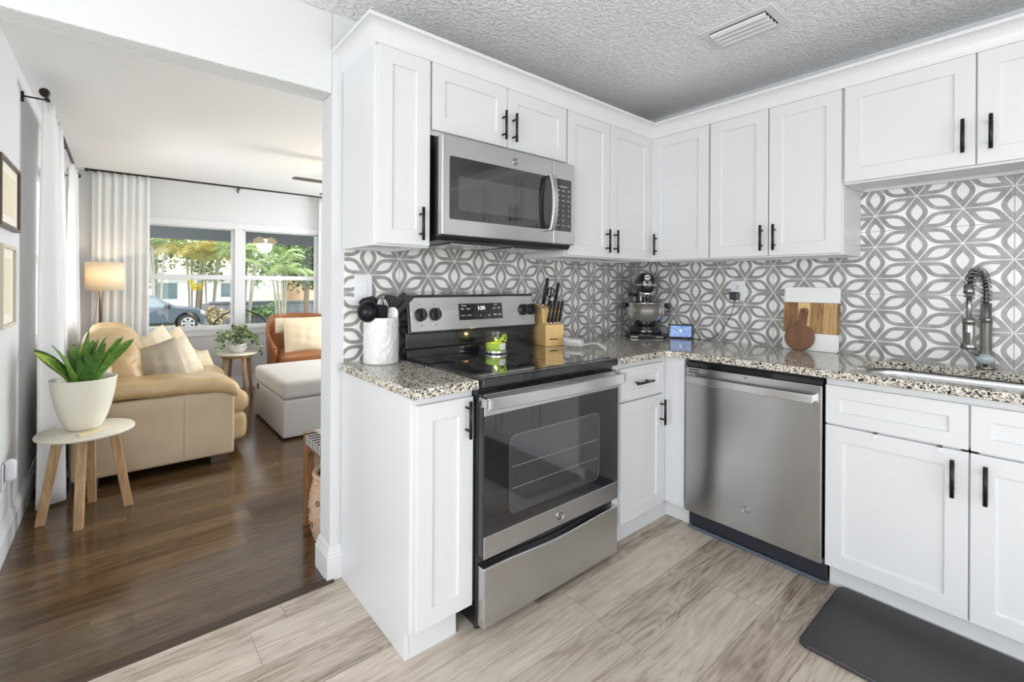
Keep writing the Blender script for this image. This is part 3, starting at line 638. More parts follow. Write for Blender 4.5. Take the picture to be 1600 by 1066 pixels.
for (u, h) in ((1.052, .086), (1.128, .086), (1.678, .092), (1.736, .092)):
    mb = MB(); c0 = Vector(bgpt(u, h, .004)); c1 = Vector(bgpt(u, h, .022)); mb.tube([c0, c1], [.031, .027], 28); kb = mb.build('knob', M['black_plastic'], t, bevel=.002)
    mb = MB(); A = Vector(bgpt(u, h, .022)); P = []
    for d in (.0, .016):
        for (a, b) in ((-.006, -.026), (.006, -.026), (.006, .026), (-.006, .026)): P.append(A + Vector((1, 0, 0)) * a + Vp * b + Np * d)
    mb.add(P, [(0, 3, 2, 1), (4, 5, 6, 7), (0, 1, 5, 4), (1, 2, 6, 5), (2, 3, 7, 6), (3, 0, 4, 7)]).build('knob_grip', M['black_gloss'], kb, bevel=.002)
    text('knob_print', 'HI', .011, M['mark_grey'], sp, bgpt(u, h - .05, .0045), U_, Vp); text('knob_print', 'o', .013, M['mark_grey'], sp, bgpt(u, h + .048, .0045), U_, Vp)
# oven door
yf = 1.300; FA_ = FR('A', yf)
dr = MB().box((x0 + .002, yf, .283), (x1 - .006, 1.334, .866)).build('oven_door', G, t, bevel=.004)
for z0_, z1_ in ((.788, .866), (.284, .362)):
    mb = MB(); FA_.box(mb, x0 + .003, z0_, 0, x1 - .007, z1_, .004); mb.build('stainless_band', S, dr, bevel=.0015)
mb = MB(); FA_.box(mb, x0 + .003, .362, 0, x1 - .007, .788, .003); mb.build('door_glass', K, dr, bevel=.001)
wp = [(u, v) for u, v in rrect(1.105, 1.622, .408, .700, .03)]
MB().prism(wp, 'y', yf - .003, yf - .0036).build('window', M['glass_window'], dr)
mb = MB(); rr1 = rrect(1.105, 1.622, .408, .700, .03); rr2 = rrect(1.110, 1.617, .413, .695, .027); nn_ = len(rr1)
mb.add([(u, yf - .0036, v) for u, v in rr1] + [(u, yf - .0046, v) for u, v in rr1] + [(u, yf - .0046, v) for u, v in rr2] + [(u, yf - .0036, v) for u, v in rr2], [(i * nn_ + k, i * nn_ + (k + 1) % nn_, ((i + 1) % 4) * nn_ + (k + 1) % nn_, ((i + 1) % 4) * nn_ + k) for i in range(4) for k in range(nn_)]); mb.build('window_trim', M['nickel'], dr)
mb = MB()
for z in (.50, .58): mb.box((1.12, yf - .0042, z), (1.61, yf - .0036, z + .002))
mb.build('oven_rack_line', M['mark_grey'], dr)
mb = MB()
for i in range(7): mb.box((x0 + .10 + i * .085, yf + .004, .8665), (x0 + .165 + i * .085, yf + .02, .8672))
mb.build('door_vents', M['mark_black'], dr)
def bow(u, d0, bowd): q = (u - (x0 + x1) / 2) / ((x1 - x0) / 2); return d0 + bowd * (1 - q * q)
mb = MB(); n = 24; P = []
for i in range(n + 1):
    u = x0 - .022 + (x1 - x0 - .01) * i / n; d = bow(u, .050, .016)
    for (dd, z) in ((0, .823), (.010, .823), (.010, .866), (0, .866)): P.append((u, yf - d - dd, z))
mb.add(P, [(i * 4 + k, i * 4 + (k + 1) % 4, (i + 1) * 4 + (k + 1) % 4, (i + 1) * 4 + k) for i in range(n) for k in range(4)] + [(0, 1, 2, 3), tuple(n * 4 + k for k in range(4))])
for u in (x0 - .022, x1 - .050): mb.box((u, yf - .064, .828), (u + .018, yf - .003, .862))
mb.build('handle', M['chrome'] if False else S, dr, bevel=.003)
def emblem(parent, c, r, N_, U, V):
    mb = MB(); N_ = Vector(N_); mb.tube([Vector(c), Vector(c) + N_ * .0015], r, 32); e = mb.build('emblem', M['nickel'], parent)
    mb = MB(); U = Vector(U); V = Vector(V); pp = [Vector(c) + N_ * .002 + (U * math.cos(2 * PI * k / 32) + V * math.sin(2 * PI * k / 32)) * r * .88 for k in range(33)]
    mb.tube(pp, r * .05, 6); mb.build('emblem_ring', M['chrome'], e)
    text('emblem_letters', 'GE', r * 1.0, M['chrome'], e, Vector(c) + N_ * .0018, U, V); return e
emblem(dr, (1.375, yf - .004, .322), .022, (0, -1, 0), (1, 0, 0), (0, 0, 1))
# storage drawer with a scooped top edge
mb = MB(); top = []; n = 20
for i in range(n + 1):
    u = x0 + .004 + (x1 - x0 - .012) * i / n; q = max(0, 1 - abs((i / n - .5) / .42)); top.append((u, .250 - .013 * (q * q * (3 - 2 * q))))
mb.prism([(x1 - .008, .036), (x0 + .004, .036)] + top, 'y', 1.297, 1.334).build('drawer', S, t, bevel=.004)
# ================================================================== MICROWAVE
mx0, mx1, mz0, mz1 = .986, 1.768, 1.452, 1.855
t = thing('microwave', 'stainless over-the-range microwave with a dark door window', 'microwave', ((mx0 + mx1) / 2, 1.79, mz0))
MB().box((mx0 + .004, 1.612, mz0 - .004), (mx1 - .004, 1.9705, mz1)).build('case', M['nickel'], t, bevel=.003)
MB().prism([(1.612, mz0 - .020), (1.60, mz0 - .004), (1.60, mz0), (1.94, mz0), (1.94, mz0 - .026)], 'x', mx0 + .006, mx1 - .006).build('vent_base', M['black_plastic'], t, bevel=.002)
mb = MB()
for i in range(2): mb.box((mx0 + .10 + i * .34, 1.66, mz0 - .030), (mx0 + .36 + i * .34, 1.88, mz0 - .0225))
mb.build('grease_filter', M['steel'], t, bevel=.002)
FM = FR('A', 1.6115)
md_ = MB(); FM.box(md_, mx0, mz0, 0, 1.613, mz1, .034); md_ = md_.build('door', M['steel'], t, bevel=.005)
mp_ = MB(); FM.box(mp_, 1.615, mz0, 0, mx1, mz1, .034); mp_ = mp_.build('control_panel', M['steel'], t, bevel=.005)
MB().prism(rrect(1.022, 1.606, 1.517, 1.772, .008, 4), 'y', 1.5775, 1.5762).build('door_window', K, md_)
MB().prism(rrect(1.064, 1.520, 1.556, 1.696, .012, 4), 'y', 1.5763, 1.5757).build('viewing_screen', M['glass_window'], md_)
MB().prism(rrect(1.630, 1.742, 1.517, 1.772, .004, 4), 'y', 1.5775, 1.5763).build('keypad', K, mp_)
mb = MB(); n = 14; P = []
for i in range(n + 1):
    z = 1.512 + .262 * i / n; q = (i / n - .5) * 2; d = .034 + .026 + .022 * (1 - q * q)
    for (uu, dd) in ((1.560, 0), (1.596, 0), (1.592, .009), (1.564, .009)): P.append(FM.pt(uu, z, d + dd))
mb.add(P, [(i * 4 + k, i * 4 + (k + 1) % 4, (i + 1) * 4 + (k + 1) % 4, (i + 1) * 4 + k) for i in range(n) for k in range(4)] + [(0, 1, 2, 3), tuple(n * 4 + k for k in range(4))])
FM.box(mb, 1.558, 1.511, .034, 1.597, 1.519, .064); FM.box(mb, 1.558, 1.768, .034, 1.597, 1.776, .064)
mb.build('handle', M['steel'], md_, bevel=.002)
emblem(md_, (1.372, 1.5775, 1.806), .017, (0, -1, 0), (1, 0, 0), (0, 0, 1))
kx = [1.650, 1.684, 1.722]; rows = ['Popcorn Cook Melt', 'Reheat Steam Soft', 'Power Timer Defrost', '1 2 3', '4 5 6', '7 8 9', '+ 0 -', 'Stop Vent Start']
for i, rw in enumerate(rows):
    for j, q in enumerate(rw.split()): text('key_print', q, .011 if len(q) < 3 else .0075, M['mark_white'], mp_, (kx[j], 1.5760, 1.716 - i * .0245), (1, 0, 0), (0, 0, 1))
text('key_print', 'SENSOR COOK', .008, M['mark_white'], mp_, (1.684, 1.5760, 1.735), (1, 0, 0), (0, 0, 1))
# ================================================================== DISHWASHER
t = thing('dishwasher', 'stainless steel dishwasher with a long bar handle under the worktop', 'dishwasher', (2.55, .938, 0))
MB().box((2.275, .641, .10), (2.84, 1.246, .872)).build('tub', M['black_plastic'], t)
FD = FR('B', 2.274)
mb = MB(); FD.box(mb, .641, .108, 0, 1.238, .842, .038); dd = mb.build('door', M['steel_v'], t, bevel=.004)
mb = MB(); FD.box(mb, .641, .843, 0, 1.238, .866, .030); mb.build('control_strip', M['black_gloss'], t, bevel=.002)
MB().box((2.30, .640, .018), (2.32, 1.248, .105)).build('toe_panel', M['toe_black'], t)
MB().box((2.285, .640, 0), (2.3, 1.248, .016)).build('floor_strip', mat('blue grey floor seal', (.085, .105, .128), .5), t, bevel=.003)
mb = MB(); n = 20; P = []
for i in range(n + 1):
    y = 1.216 - .552 * i / n; q = (i / n - .5) * 2; d = .038 + .030 + .012 * (1 - q * q)
    for (dd_, z) in ((0, .770), (.012, .770), (.012, .806), (0, .806)): P.append(FD.pt(y, z, d + dd_))
mb.add(P, [(i * 4 + k, i * 4 + (k + 1) % 4, (i + 1) * 4 + (k + 1) % 4, (i + 1) * 4 + k) for i in range(n) for k in range(4)] + [(0, 1, 2, 3), tuple(n * 4 + k for k in range(4))])
FD.box(mb, 1.196, .774, .037, 1.216, .802, .070); FD.box(mb, .664, .774, .037, .684, .802, .070)
mb.build('handle', M['steel'], dd, bevel=.003)
mb = MB()
for i in range(5):
    for j in range(2): FD.box(mb, 1.218 - i * .011, .826 - j * .012, .0378, 1.210 - i * .011, .832 - j * .012, .0384)
mb.build('vent_slots', M['mark_black'], dd)
mb = MB(); FD.box(mb, .936, .826, .0378, .950, .830, .0384); mb.build('badge', M['mark_black'], dd)
emblem(dd, (2.236, .938, .224), .020, (-1, 0, 0), (0, -1, 0), (0, 0, 1))
# ================================================================== FAUCET
fx, fy = 2.795, .217
t = thing('faucet', 'brushed steel spring neck kitchen faucet behind the sink', 'faucet', (fx, fy, .914))
NK = M['nickel']
MB().lathe([(.0, 0), (.030, 0), (.030, .006), (.0255, .010), (.0255, .070), (.0185, .076), (.0185, .205), (.0170, .207), (.0170, .272), (.0, .274)], (fx, fy, .914), 28).build('column', NK, t)
sx, sy = 2.610, .250
def arcp(q):      # neck curve from the column top over to the sprayer
    a = PI * q; R = Vector((sx - fx, sy - fy, 0)); c = Vector((fx, fy, 0)) + R / 2
    p = c - R / 2 * math.cos(a); p.z = 1.186 + .042 + .094 * math.sin(a) if True else 0; return p
path = [Vector((fx, fy, 1.17)), Vector((fx, fy, 1.20))] + [arcp(i / 24) for i in range(25)] + [Vector((sx, sy, 1.20))]
MB().tube(path, .0085, 12).build('hose', M['black_plastic'], t)
# spring coil following the neck
L = [0]; 
for i in range(1, len(path)): L.append(L[-1] + (path[i] - path[i - 1]).length)
def along(d):
    for i in range(1, len(path)):
        if d <= L[i] or i == len(path) - 1:
            q = (d - L[i - 1]) / max(1e-6, L[i] - L[i - 1]); return path[i - 1].lerp(path[i], q), (path[i] - path[i - 1]).normalized()
turns = 20; sp_ = []; side = Vector((-(sy - fy), sx - fx, 0)).normalized()
for i in range(turns * 12 + 1):
    d = .012 + (L[-1] - .02) * i / (turns * 12); p, tv = along(d); bn = tv.cross(side); a = 2 * PI * i / 12
    sp_.append(p + (side * math.cos(a) + bn * math.sin(a)) * .0158)
MB().tube(sp_, .0020, 6).build('spring', NK, t)
MB().lathe([(.0, .258), (.0125, .258), (.0125, .245), (.0165, .243), (.0165, .222), (.0085, .218), (.0085, .12), (.0175, .118), (.0185, .085), (.0175, .03), (.024, .022), (.026, .006), (.022, 0), (.0, 0)], (sx, sy, 1.006), 24).build('spray_head', NK, t)
mb = MB(); dr_ = (Vector((fx, fy, 0)) - Vector((sx, sy, 0))).normalized()
mb.tube([Vector((sx, sy, 1.118)) , Vector((fx, fy, 1.118))], .006, 8); mb.lathe([(.0195, -.012), (.0195, .012)], (sx, sy, 1.118), 24); mb.lathe([(.0198, -.012), (.0198, .012)], (fx, fy, 1.118), 24)
mb.build('holder_arm', NK, t)
MB().box((sx - .029, sy - .006, 1.03), (sx - .018, sy + .006, 1.075)).build('spray_trigger', M['black_plastic'], t, bevel=.002)
mb = MB(); mb.tube([(fx, fy, .955), (fx - .035, fy - .002, .957)], .014, 16)
mb.build('valve_hub', NK, t)
mb = MB(); mb.tube([(fx - .035, fy + .01, .962), (fx - .10, fy + .05, 1.000)], [.006, .004], 8); mb.build('lever', NK, t)
mb = MB(); mb.lathe([(.0005, -.021)] + [(.021 * math.cos(q), .021 * math.sin(q)) for q in [math.radians(-75 + 15 * i) for i in range(11)]] + [(.0005, .021)], (0, 0, 0), 24, sx=.62, sy=1.45); mb.v = [(p[0] + fx - .045, p[1] + fy - .001, p[2] + .958) for p in mb.v]; mb.build('lever_cap', mat('pale blue grey cap', (.36, .42, .43), .35), t)
# ================================================================== WALL PLATES
t = thing('light_switch', 'white rocker switch plate on the tiles behind the utensil crock', 'switch', (.827, 1.971, 1.175))
FP = FR('A', 1.9715)
mb = MB(); FP.box(mb, .787, 1.175, 0, .868, 1.291, .006); sw = mb.build('plate', M['plate'], t, bevel=.002)
mb = MB(); FP.box(mb, .811, 1.199, .006, .844, 1.267, .0085); mb.build('rocker', M['plate'], t, bevel=.002)
t = thing('wall_outlet', 'white duplex outlet on the sink wall tiles near the stand mixer', 'outlet', (2.85, 1.248, 1.165)); FO = FR('B', 2.8505)
mb = MB(); FO.box(mb, 1.208, 1.165, 0, 1.288, 1.283, .006); mb.build('plate', M['plate'], t, bevel=.002)
mb = MB()
for z in (1.247, 1.201): mb.prism([(y, zz) for y, zz in rrect(1.231, 1.265, z - .014, z + .014, .012, 5)], 'x', 2.8445, 2.8425)
mb.build('sockets', M['plate'], t)
mb = MB()
for y in (1.241, 1.255): FO.box(mb, y - .0015, 1.248, .008, y + .0015, 1.257, .0086)
FO.box(mb, 1.245, 1.236, .008, 1.251, 1.242, .0086); mb.build('slots', M['mark_black'], t)
t = thing('power_adapter', 'black square power adapter plugged into the sink wall outlet', 'charger', (2.82, 1.257, 1.170))
MB().box((2.808, 1.232, 1.170), (2.842, 1.282, 1.216)).build('adapter_body', M['black_plastic'], t, bevel=.005)
mb = MB(); mb.tube([(2.825, 1.257, 1.171), (2.825, 1.257, 1.158)], [.004, .0025], 8); mb.build('strain_relief', M['black_plastic'], t)
def smooth(pts, n=8):
    out = []; P = [Vector(p) for p in pts]; P = [P[0]] + P + [P[-1]]
    for i in range(1, len(P) - 2):
        for k in range(n):
            u = k / n; a, b, c, d = P[i - 1], P[i], P[i + 1], P[i + 2]
            out.append(.5 * ((2 * b) + (c - a) * u + (2 * a - 5 * b + 4 * c - d) * u * u + (3 * b - a - 3 * c + d) * u ** 3))
    return out + [P[-2]]
cb = MB().tube(smooth([(2.825, 1.257, 1.158), (2.832, 1.277, 1.09), (2.838, 1.32, 1.01), (2.838, 1.375, .945), (2.83, 1.42, .917), (2.82, 1.47, .916), (2.812, 1.53, .917), (2.815, 1.555, .930)]), .0017, 8).build('charging_cable', M['black_plastic'], None, origin=True)
tag(cb, 'thin black charging cable hanging from the adapter to the small display', 'cable')
# ================================================================== SMART DISPLAY
ang = math.atan2(-(1.565), -(2.775)) 
t = thing('smart_display', 'small smart display with a blue sky screen standing near the stand mixer', 'display', (2.778, 1.572, .9145), ang + PI / 2)
mb = MB(); mb.rbox((0, 0, 0), (.075, .006, .043), .006, 4); q = Matrix.Rotation(math.radians(-8), 3, 'X')
mb.v = [tuple(q @ Vector(p) + Vector((0, 0, .0445))) for p in mb.v]; cs = mb.build('case', M['screen_frame'], t, local=True)
mb = MB(); mb.box((-.062, -.0068, -.034), (.062, -.0058, .035)); mb.v = [tuple(q @ Vector(p) + Vector((0, 0, .0445))) for p in mb.v]; mb.build('screen', M['screen'], t, local=True)
MB().prism([(.002, 0), (.045, 0), (.012, .066)], 'x', -.055, .055).build('stand', M['screen_frame'], t, local=True, bevel=.004)
# ================================================================== STAND MIXER (local: front = -y)
az = math.atan2(-1.775, -2.70) 
t = thing('stand_mixer', 'black bowl-lift stand mixer with a polished steel bowl in the counter corner', 'mixer', (2.700, 1.785, .914), az + PI / 2 + .10)
BK = M['black_gloss']
mb = MB()
def foot(z, g): return [(x * g * 1.1, y * g, z) for x, y in ((-.095, -.135), (-.12, -.105), (-.075, .02), (-.062, .13), (-.045, .15), (.045, .15), (.062, .13), (.075, .02), (.12, -.105), (.095, -.135), (.05, -.145), (-.05, -.145))]
A = foot(0, 1) + foot(.018, 1) + foot(.027, .93); n = 12
mb.add(A, [(i * n + k, i * n + (k + 1) % n, (i + 1) * n + (k + 1) % n, (i + 1) * n + k) for i in range(2) for k in range(n)] + [tuple(range(n))[::-1], tuple(2 * n + k for k in range(n))], False)
mb.build('base', BK, t, local=True, bevel=.005, seg=3)
mb = MB(); mb.rbox((0, .115, .155), (.050, .042, .150), .035, 5, lambda p: (p[0] * (1 + .35 * max(0, -p[2] / .15)), p[1], p[2])); mb.build('column', BK, t, local=True)
mb = MB(); mb.lathe([(.0, .020), (.09, .020), (.102, .034), (.092, .060), (.07, .085), (.0, .09)], (0, -.035, 0), 28, sy=.9); mb.build('bowl_pedestal', BK, t, local=True)
# head: rounded nose
mb = MB()
prof = [(-.150, .012), (-.146, .040), (-.130, .060), (-.09, .072), (-.03, .078), (.04, .080), (.10, .074), (.145, .056), (.165, .03), (.170, .006)]
vs = []; n = 28
for (y, r) in prof:
    for k in range(n):
        a = 2 * PI * k / n; vs.append((r * .88 * math.cos(a), y, .352 + r * math.sin(a) * (.94 if math.sin(a) > 0 else 1.12)))
mb.add(vs, [(i * n + k, i * n + (k + 1) % n, (i + 1) * n + (k + 1) % n, (i + 1) * n + k) for i in range(len(prof) - 1) for k in range(n)] + [tuple(range(n))[::-1], tuple((len(prof) - 1) * n + k for k in range(n))], True)
hd = mb.build('head', BK, t, local=True, sub=1)
mb = MB(); vs = []; 
for (y, r) in [(-.1515, .022), (-.1475, .043), (-.131, .0635), (-.09, .0755), (-.03, .0815), (.04, .083), (.10, .077)]:
    for z in (.333, .349):
        zz = z - .352; h_ = math.sqrt(max(1e-6, r * r - (zz / .9) ** 2)); vs += [(-h_ * .88, y, z), (h_ * .88, y, z)]
k = 7
fsb = [(i * 4 + a, (i + 1) * 4 + a, (i + 1) * 4 + b, i * 4 + b) for i in range(k - 1) for a, b in ((0, 2), (3, 1))] + [(0, 2, 3, 1)]
mb.add(vs, fsb, True); mb.build('trim_band', M['chrome'], hd, local=True, solid=.001)
def nose(co): return Vector((co.x, co.y - .1545 + 3.2 * co.x * co.x, co.z + .341))
text('brand_lettering', 'KITCHENAID', .0135, M['mark_black'], hd, (0, 0, 0), (1, 0, 0), (0, 0, 1), local=True, bend=nose)
mb = MB(); c = Vector((0, -.1445, .388)); nrm = Vector((0, -.86, .5)).normalized(); mb.tube([c, c + nrm * .005], .019, 28); em = mb.build('emblem', M['plate'], hd, local=True, bevel=.001)
mb = MB(); vU = Vector((1, 0, 0)); vV = nrm.cross(vU) * -1; c2 = c + nrm * .0052
mb.add([c2 + vU * a + vV * b_ + nrm * d for d in (0, .0008) for a, b_ in ((-.015, -.004), (.015, -.004), (.015, .004), (-.015, .004))], [(0, 3, 2, 1), (4, 5, 6, 7), (0, 1, 5, 4), (1, 2, 6, 5), (2, 3, 7, 6), (3, 0, 4, 7)]).build('emblem_bar', M['mark_black'], em, local=True)
MB().lathe([(0, .30), (.045, .30), (.045, .275), (.03, .268), (.012, .262), (.012, .20), (.0, .20)], (0, -.085, 0), 24).build('planetary', M['chrome'], t, local=True)
MB().lathe([(0, .085), (.055, .085), (.085, .105), (.104, .14), (.112, .18), (.114, .222), (.119, .225), (.118, .229), (.111, .228), (.108, .18), (.08, .11), (0, .092)], (0, -.055, 0), 40, sx=1.08).build('bowl', M['chrome'], t, local=True)
mb = MB()
for sg in (-1, 1):
    mb.tube([(sg * .05, .09, .20), (sg * .130, .05, .205), (sg * .137, -.02, .205), (sg * .136, -.055, .205)], [.016, .015, .013, .012], 10)
mb.build('bowl_arms', BK, t, local=True)
mb = MB()
for sg in (-1, 1): mb.lathe([(0, .188), (.011, .19), (.013, .205), (.011, .222), (0, .224)], (sg * .136, -.062, 0), 14)
mb.build('bowl_lugs', M['black_plastic'], t, local=True)
mb = MB(); mb.tube([(-.05, .10, .27), (-.085, .095, .275)], .009, 10); mb.lathe([(0, -.012), (.012, -.008), (.012, .008), (0, .012)], (-.09, .095, .275), 12); mb.build('speed_lever', M['black_plastic'], t, local=True)
mb = MB(); mb.tube(smooth([(.07, .10, .04), (.13, .12, .06), (.15, .10, .02), (.16, .06, .004)]), .003, 6); mb.build('power_cord', M['black_plastic'], t, local=True)
# ================================================================== CUTTING BOARDS
q = Matrix.Rotation(math.radians(-6.5), 4, 'Y')
t = thing('cutting_board', 'large white marble and striped wood cutting board leaning on the tiles', 'cutting board', (2.806, .862, .9145))
bt = (Matrix.Translation((2.806, .862, .9145)) @ Matrix.Rotation(math.radians(6.0), 4, 'Y'))
def lean(mb, m): mb.v = [tuple(m @ Vector(p)) for p in mb.v]; return mb
def brd(z0, z1, y0=-.128, y1=.128, th=.014): return MB().box((-th / 2, y0, z0), (th / 2, y1, z1))
marb = mat('white marble', (.78, .78, .77), .25)
lean(brd(.092, .252), bt).build('wood_panel', M['acacia'], t, bevel=.001)
lean(MB().prism([(-.128, .0915), (-.128, .01), (-.12, .0), (.12, 0), (.128, .01), (.128, .0915)], 'x', -.007, .007), bt).build('marble_end', marb, t, bevel=.002)
lean(MB().prism([(-.128, .2525), (-.128, .325), (-.12, .334), (.12, .334), (.128, .325), (.128, .2525)], 'x', -.007, .007), bt).build('marble_end', marb, t, bevel=.002)
t = thing('serving_board', 'small round dark brown paddle board leaning on the larger cutting board', 'cutting board', (2.760, .905, .9145))
bt = (Matrix.Translation((2.762, .905, .9145)) @ Matrix.Rotation(math.radians(11), 4, 'Y') @ Matrix.Rotation(math.radians(5), 4, 'X'))
P = [(.070 * math.cos(a), .070 + .070 * math.sin(a)) for a in [math.radians(105 + 330 * i / 40) for i in range(41)]]
P = P + [(.020, .150), (.018, .215), (.012, .226), (-.012, .226), (-.018, .215), (-.020, .150)]
lean(MB().prism(P, 'x', -.008, .006), bt).build('board', M['walnut'], t, bevel=.003)
mb = MB(); bq = [bt @ Vector((-.0085, y, z)) for y, z in ((-.006, .205), (.006, .205))]; c = bt @ Vector((-.0088, 0, .208)); mb.tube([c, c + Vector((-.0006, 0, 0))], .005, 12); mb.build('hang_hole', M['mark_black'], t)
# ================================================================== UTENSIL CROCK
ccx, ccy = .868, 1.872
t = thing('utensil_crock', 'tall white embossed ceramic crock full of cooking tools', 'crock', (ccx, ccy, .9145))
mb = MB(); vs = []; n = 72; zs = [0, .004, .01] + [.01 + .175 * i / 40 for i in range(1, 41)] + [.192, .196]
for z in zs:
    for k in range(n):
        a = 2 * PI * k / n; r = .0735
        if z < .003: r = .070
        if .012 < z < .182:
            u, v = a * 12, z * 85
            r += .0022 * math.sin(u * 1.2 + 2.2 * math.sin(v * .5)) * math.cos(v + 1.5 * math.sin(u * .7)) + .0010 * math.sin(3 * u + 2 * v)
        vs.append((ccx + r * math.cos(a), ccy + r * math.sin(a), .9145 + z))
m_ = len(zs)
for r, z in ((.068, .196), (.067, .03), (0.001, .03)):
    for k in range(n): a = 2 * PI * k / n; vs.append((ccx + r * math.cos(a), ccy + r * math.sin(a), .9145 + z))
mb.add(vs, [(i * n + k, i * n + (k + 1) % n, (i + 1) * n + (k + 1) % n, (i + 1) * n + k) for i in range(m_ + 2) for k in range(n)] + [tuple(range(n))[::-1]], True)
mb.build('crock_body', M['ceramic'], t)
vd = Vector((ccx, ccy, 0)).normalized(); vr = Vector((vd.y, -vd.x, 0)); Zv = Vector((0, 0, 1)); CB = Vector((ccx, ccy, .9145))
def cp(r, d, z): return CB + vr * r + vd * d + Zv * z        # right, away, up as seen from the room
def utensil(name, label, cat, r0, r1, hmat, headf, headname, hm=None, th=.0055):
    t = thing(name, label, cat, tuple(r0)); MB().tube([r0, r0.lerp(r1, .5), r1], th, 10).build('utensil_handle', hmat, t)
    mb = MB(); headf(mb); mb.build(headname, hm or hmat, t); return t
UB = M['utensil_black']
def ladle(mb):
    c = cp(-.052, -.045, .222); ax = (Vector((c.x, c.y, 0)) * -1).normalized() + Vector((0, 0, .25)); ax.normalize(); e1 = ax.cross(Zv).normalized(); e2 = ax.cross(e1)
    n = 28; vs = []; rr_ = []
    for i in range(9):
        a = PI / 2 * i / 8; rr_.append((.046 * math.sin(a) + .0003, .042 * math.cos(a)))
    for i in range(8, -1, -1):
        a = PI / 2 * i / 8; rr_.append((.043 * math.sin(a) + .0003, .039 * math.cos(a)))
    for r, h_ in rr_:
        for k in range(n): q = 2 * PI * k / n; vs.append(c + (e1 * math.cos(q) + e2 * math.sin(q)) * r + ax * h_)
    mb.add(vs, [(i * n + k, i * n + (k + 1) % n, (i + 1) * n + (k + 1) % n, (i + 1) * n + k) for i in range(17) for k in range(n)], True)
utensil('ladle', 'black ladle with a round bowl hanging over the crock front', 'utensil', cp(.02, .01, .05), cp(-.045, -.038, .215), UB, ladle, 'ladle_bowl')
def paddle(c, w_, h_, lean_r=0, lean_d=0, th=.004, rnd=.4, slots=0):
    def f(mb):
        U = (vr + Zv * -lean_r).normalized(); V = (Zv + vr * lean_r + vd * lean_d).normalized(); N_ = U.cross(V)
        P = rrect(-w_ / 2, w_ / 2, -h_ / 2, h_ / 2, rnd * min(w_, h_), 5); k = len(P)
        if not slots:
            mb.add([c + U * x + V * y + N_ * d for d in (-th / 2, th / 2) for x, y in P], [tuple(range(k))[::-1], tuple(range(k, 2 * k))] + [(i, (i + 1) % k, k + (i + 1) % k, k + i) for i in range(k)])
        else:
            g = w_ / (slots * 2 + 1)
            for i in range(slots + 1):
                x0 = -w_ / 2 + i * 2 * g; mb.add([c + U * x + V * y + N_ * d for d in (-th / 2, th / 2) for x, y in ((x0, -h_ / 2), (x0 + g, -h_ / 2), (x0 + g, h_ / 2), (x0, h_ / 2))], [(0, 3, 2, 1), (4, 5, 6, 7), (0, 1, 5, 4), (1, 2, 6, 5), (2, 3, 7, 6), (3, 0, 4, 7)])
            for y in (-h_ / 2 + .008, h_ / 2 - .006):
                mb.add([c + U * x + V * (y + q) + N_ * d for d in (-th / 2, th / 2) for x, q in ((-w_ / 2, -.008), (w_ / 2, -.008), (w_ / 2, .008), (-w_ / 2, .008))], [(0, 3, 2, 1), (4, 5, 6, 7), (0, 1, 5, 4), (1, 2, 6, 5), (2, 3, 7, 6), (3, 0, 4, 7)])
    return f
utensil('spatula', 'wide black spatula behind the ladle at the left of the crock', 'utensil', cp(-.01, .02, .05), cp(-.045, .02, .225), UB, paddle(cp(-.052, .02, .252), .078, .06, -.25), 'spatula_blade')
utensil('wide_turner', 'dark wide turner standing just inside the front rim of the crock', 'utensil', cp(.01, .03, .06), cp(-.005, -.04, .225), UB, paddle(cp(-.008, -.060, .222), .070, .062, .05, -.2, slots=0, rnd=.25), 'turner_blade')
utensil('flat_ladle', 'black broad flat tool at the back middle of the crock', 'utensil', cp(-.01, .04, .05), cp(.030, .03, .23), UB, paddle(cp(.036, .03, .258), .056, .062, .15, rnd=.2), 'spoon_blade')
utensil('turner', 'black angled turner at the right rear of the crock', 'utensil', cp(.0, .03, .06), cp(.062, .04, .215), UB, paddle(cp(.082, .045, .262), .026, .085, .45, rnd=.45), 'turner_blade')
utensil('flat_spatula', 'long thin black spatula leaning far out right over the range', 'utensil', cp(.01, .01, .06), cp(.062, .01, .205), UB, paddle(cp(.098, .01, .248), .020, .105, .95, rnd=.4), 'flat_blade')
utensil('serving_spoon', 'short white spoon at the right front of the crock', 'utensil', cp(.02, .0, .06), cp(.040, -.02, .19), M['ceramic'], paddle(cp(.046, -.026, .205), .046, .070, .05, rnd=.49, th=.008), 'spoon_bowl')
t = thing('whisk', 'steel wire whisk standing between the black tools in the crock', 'utensil', tuple(cp(.0, .0, .05)))
MB().tube([cp(.01, .01, .05), cp(.004, -.02, .175)], .006, 10).build('whisk_handle', M['blade_steel'], t)
mb = MB(); base = cp(.004, -.02, .175); axw = (cp(.004, -.046, .282) - base)
for k in range(6):
    a = PI * k / 6; sd = (vr * math.cos(a) + vd * math.sin(a))
    mb.tube([base + axw * u + sd * (.026 * math.sin(PI * min(1, u * 1.0)) ** .7) * sgn for sgn, us in ((1, [i / 10 for i in range(11)]), (-1, [1 - i / 10 for i in range(1, 11)])) for u in us], .0016, 5)
mb.build('whisk_wires', M['blade_steel'], t)
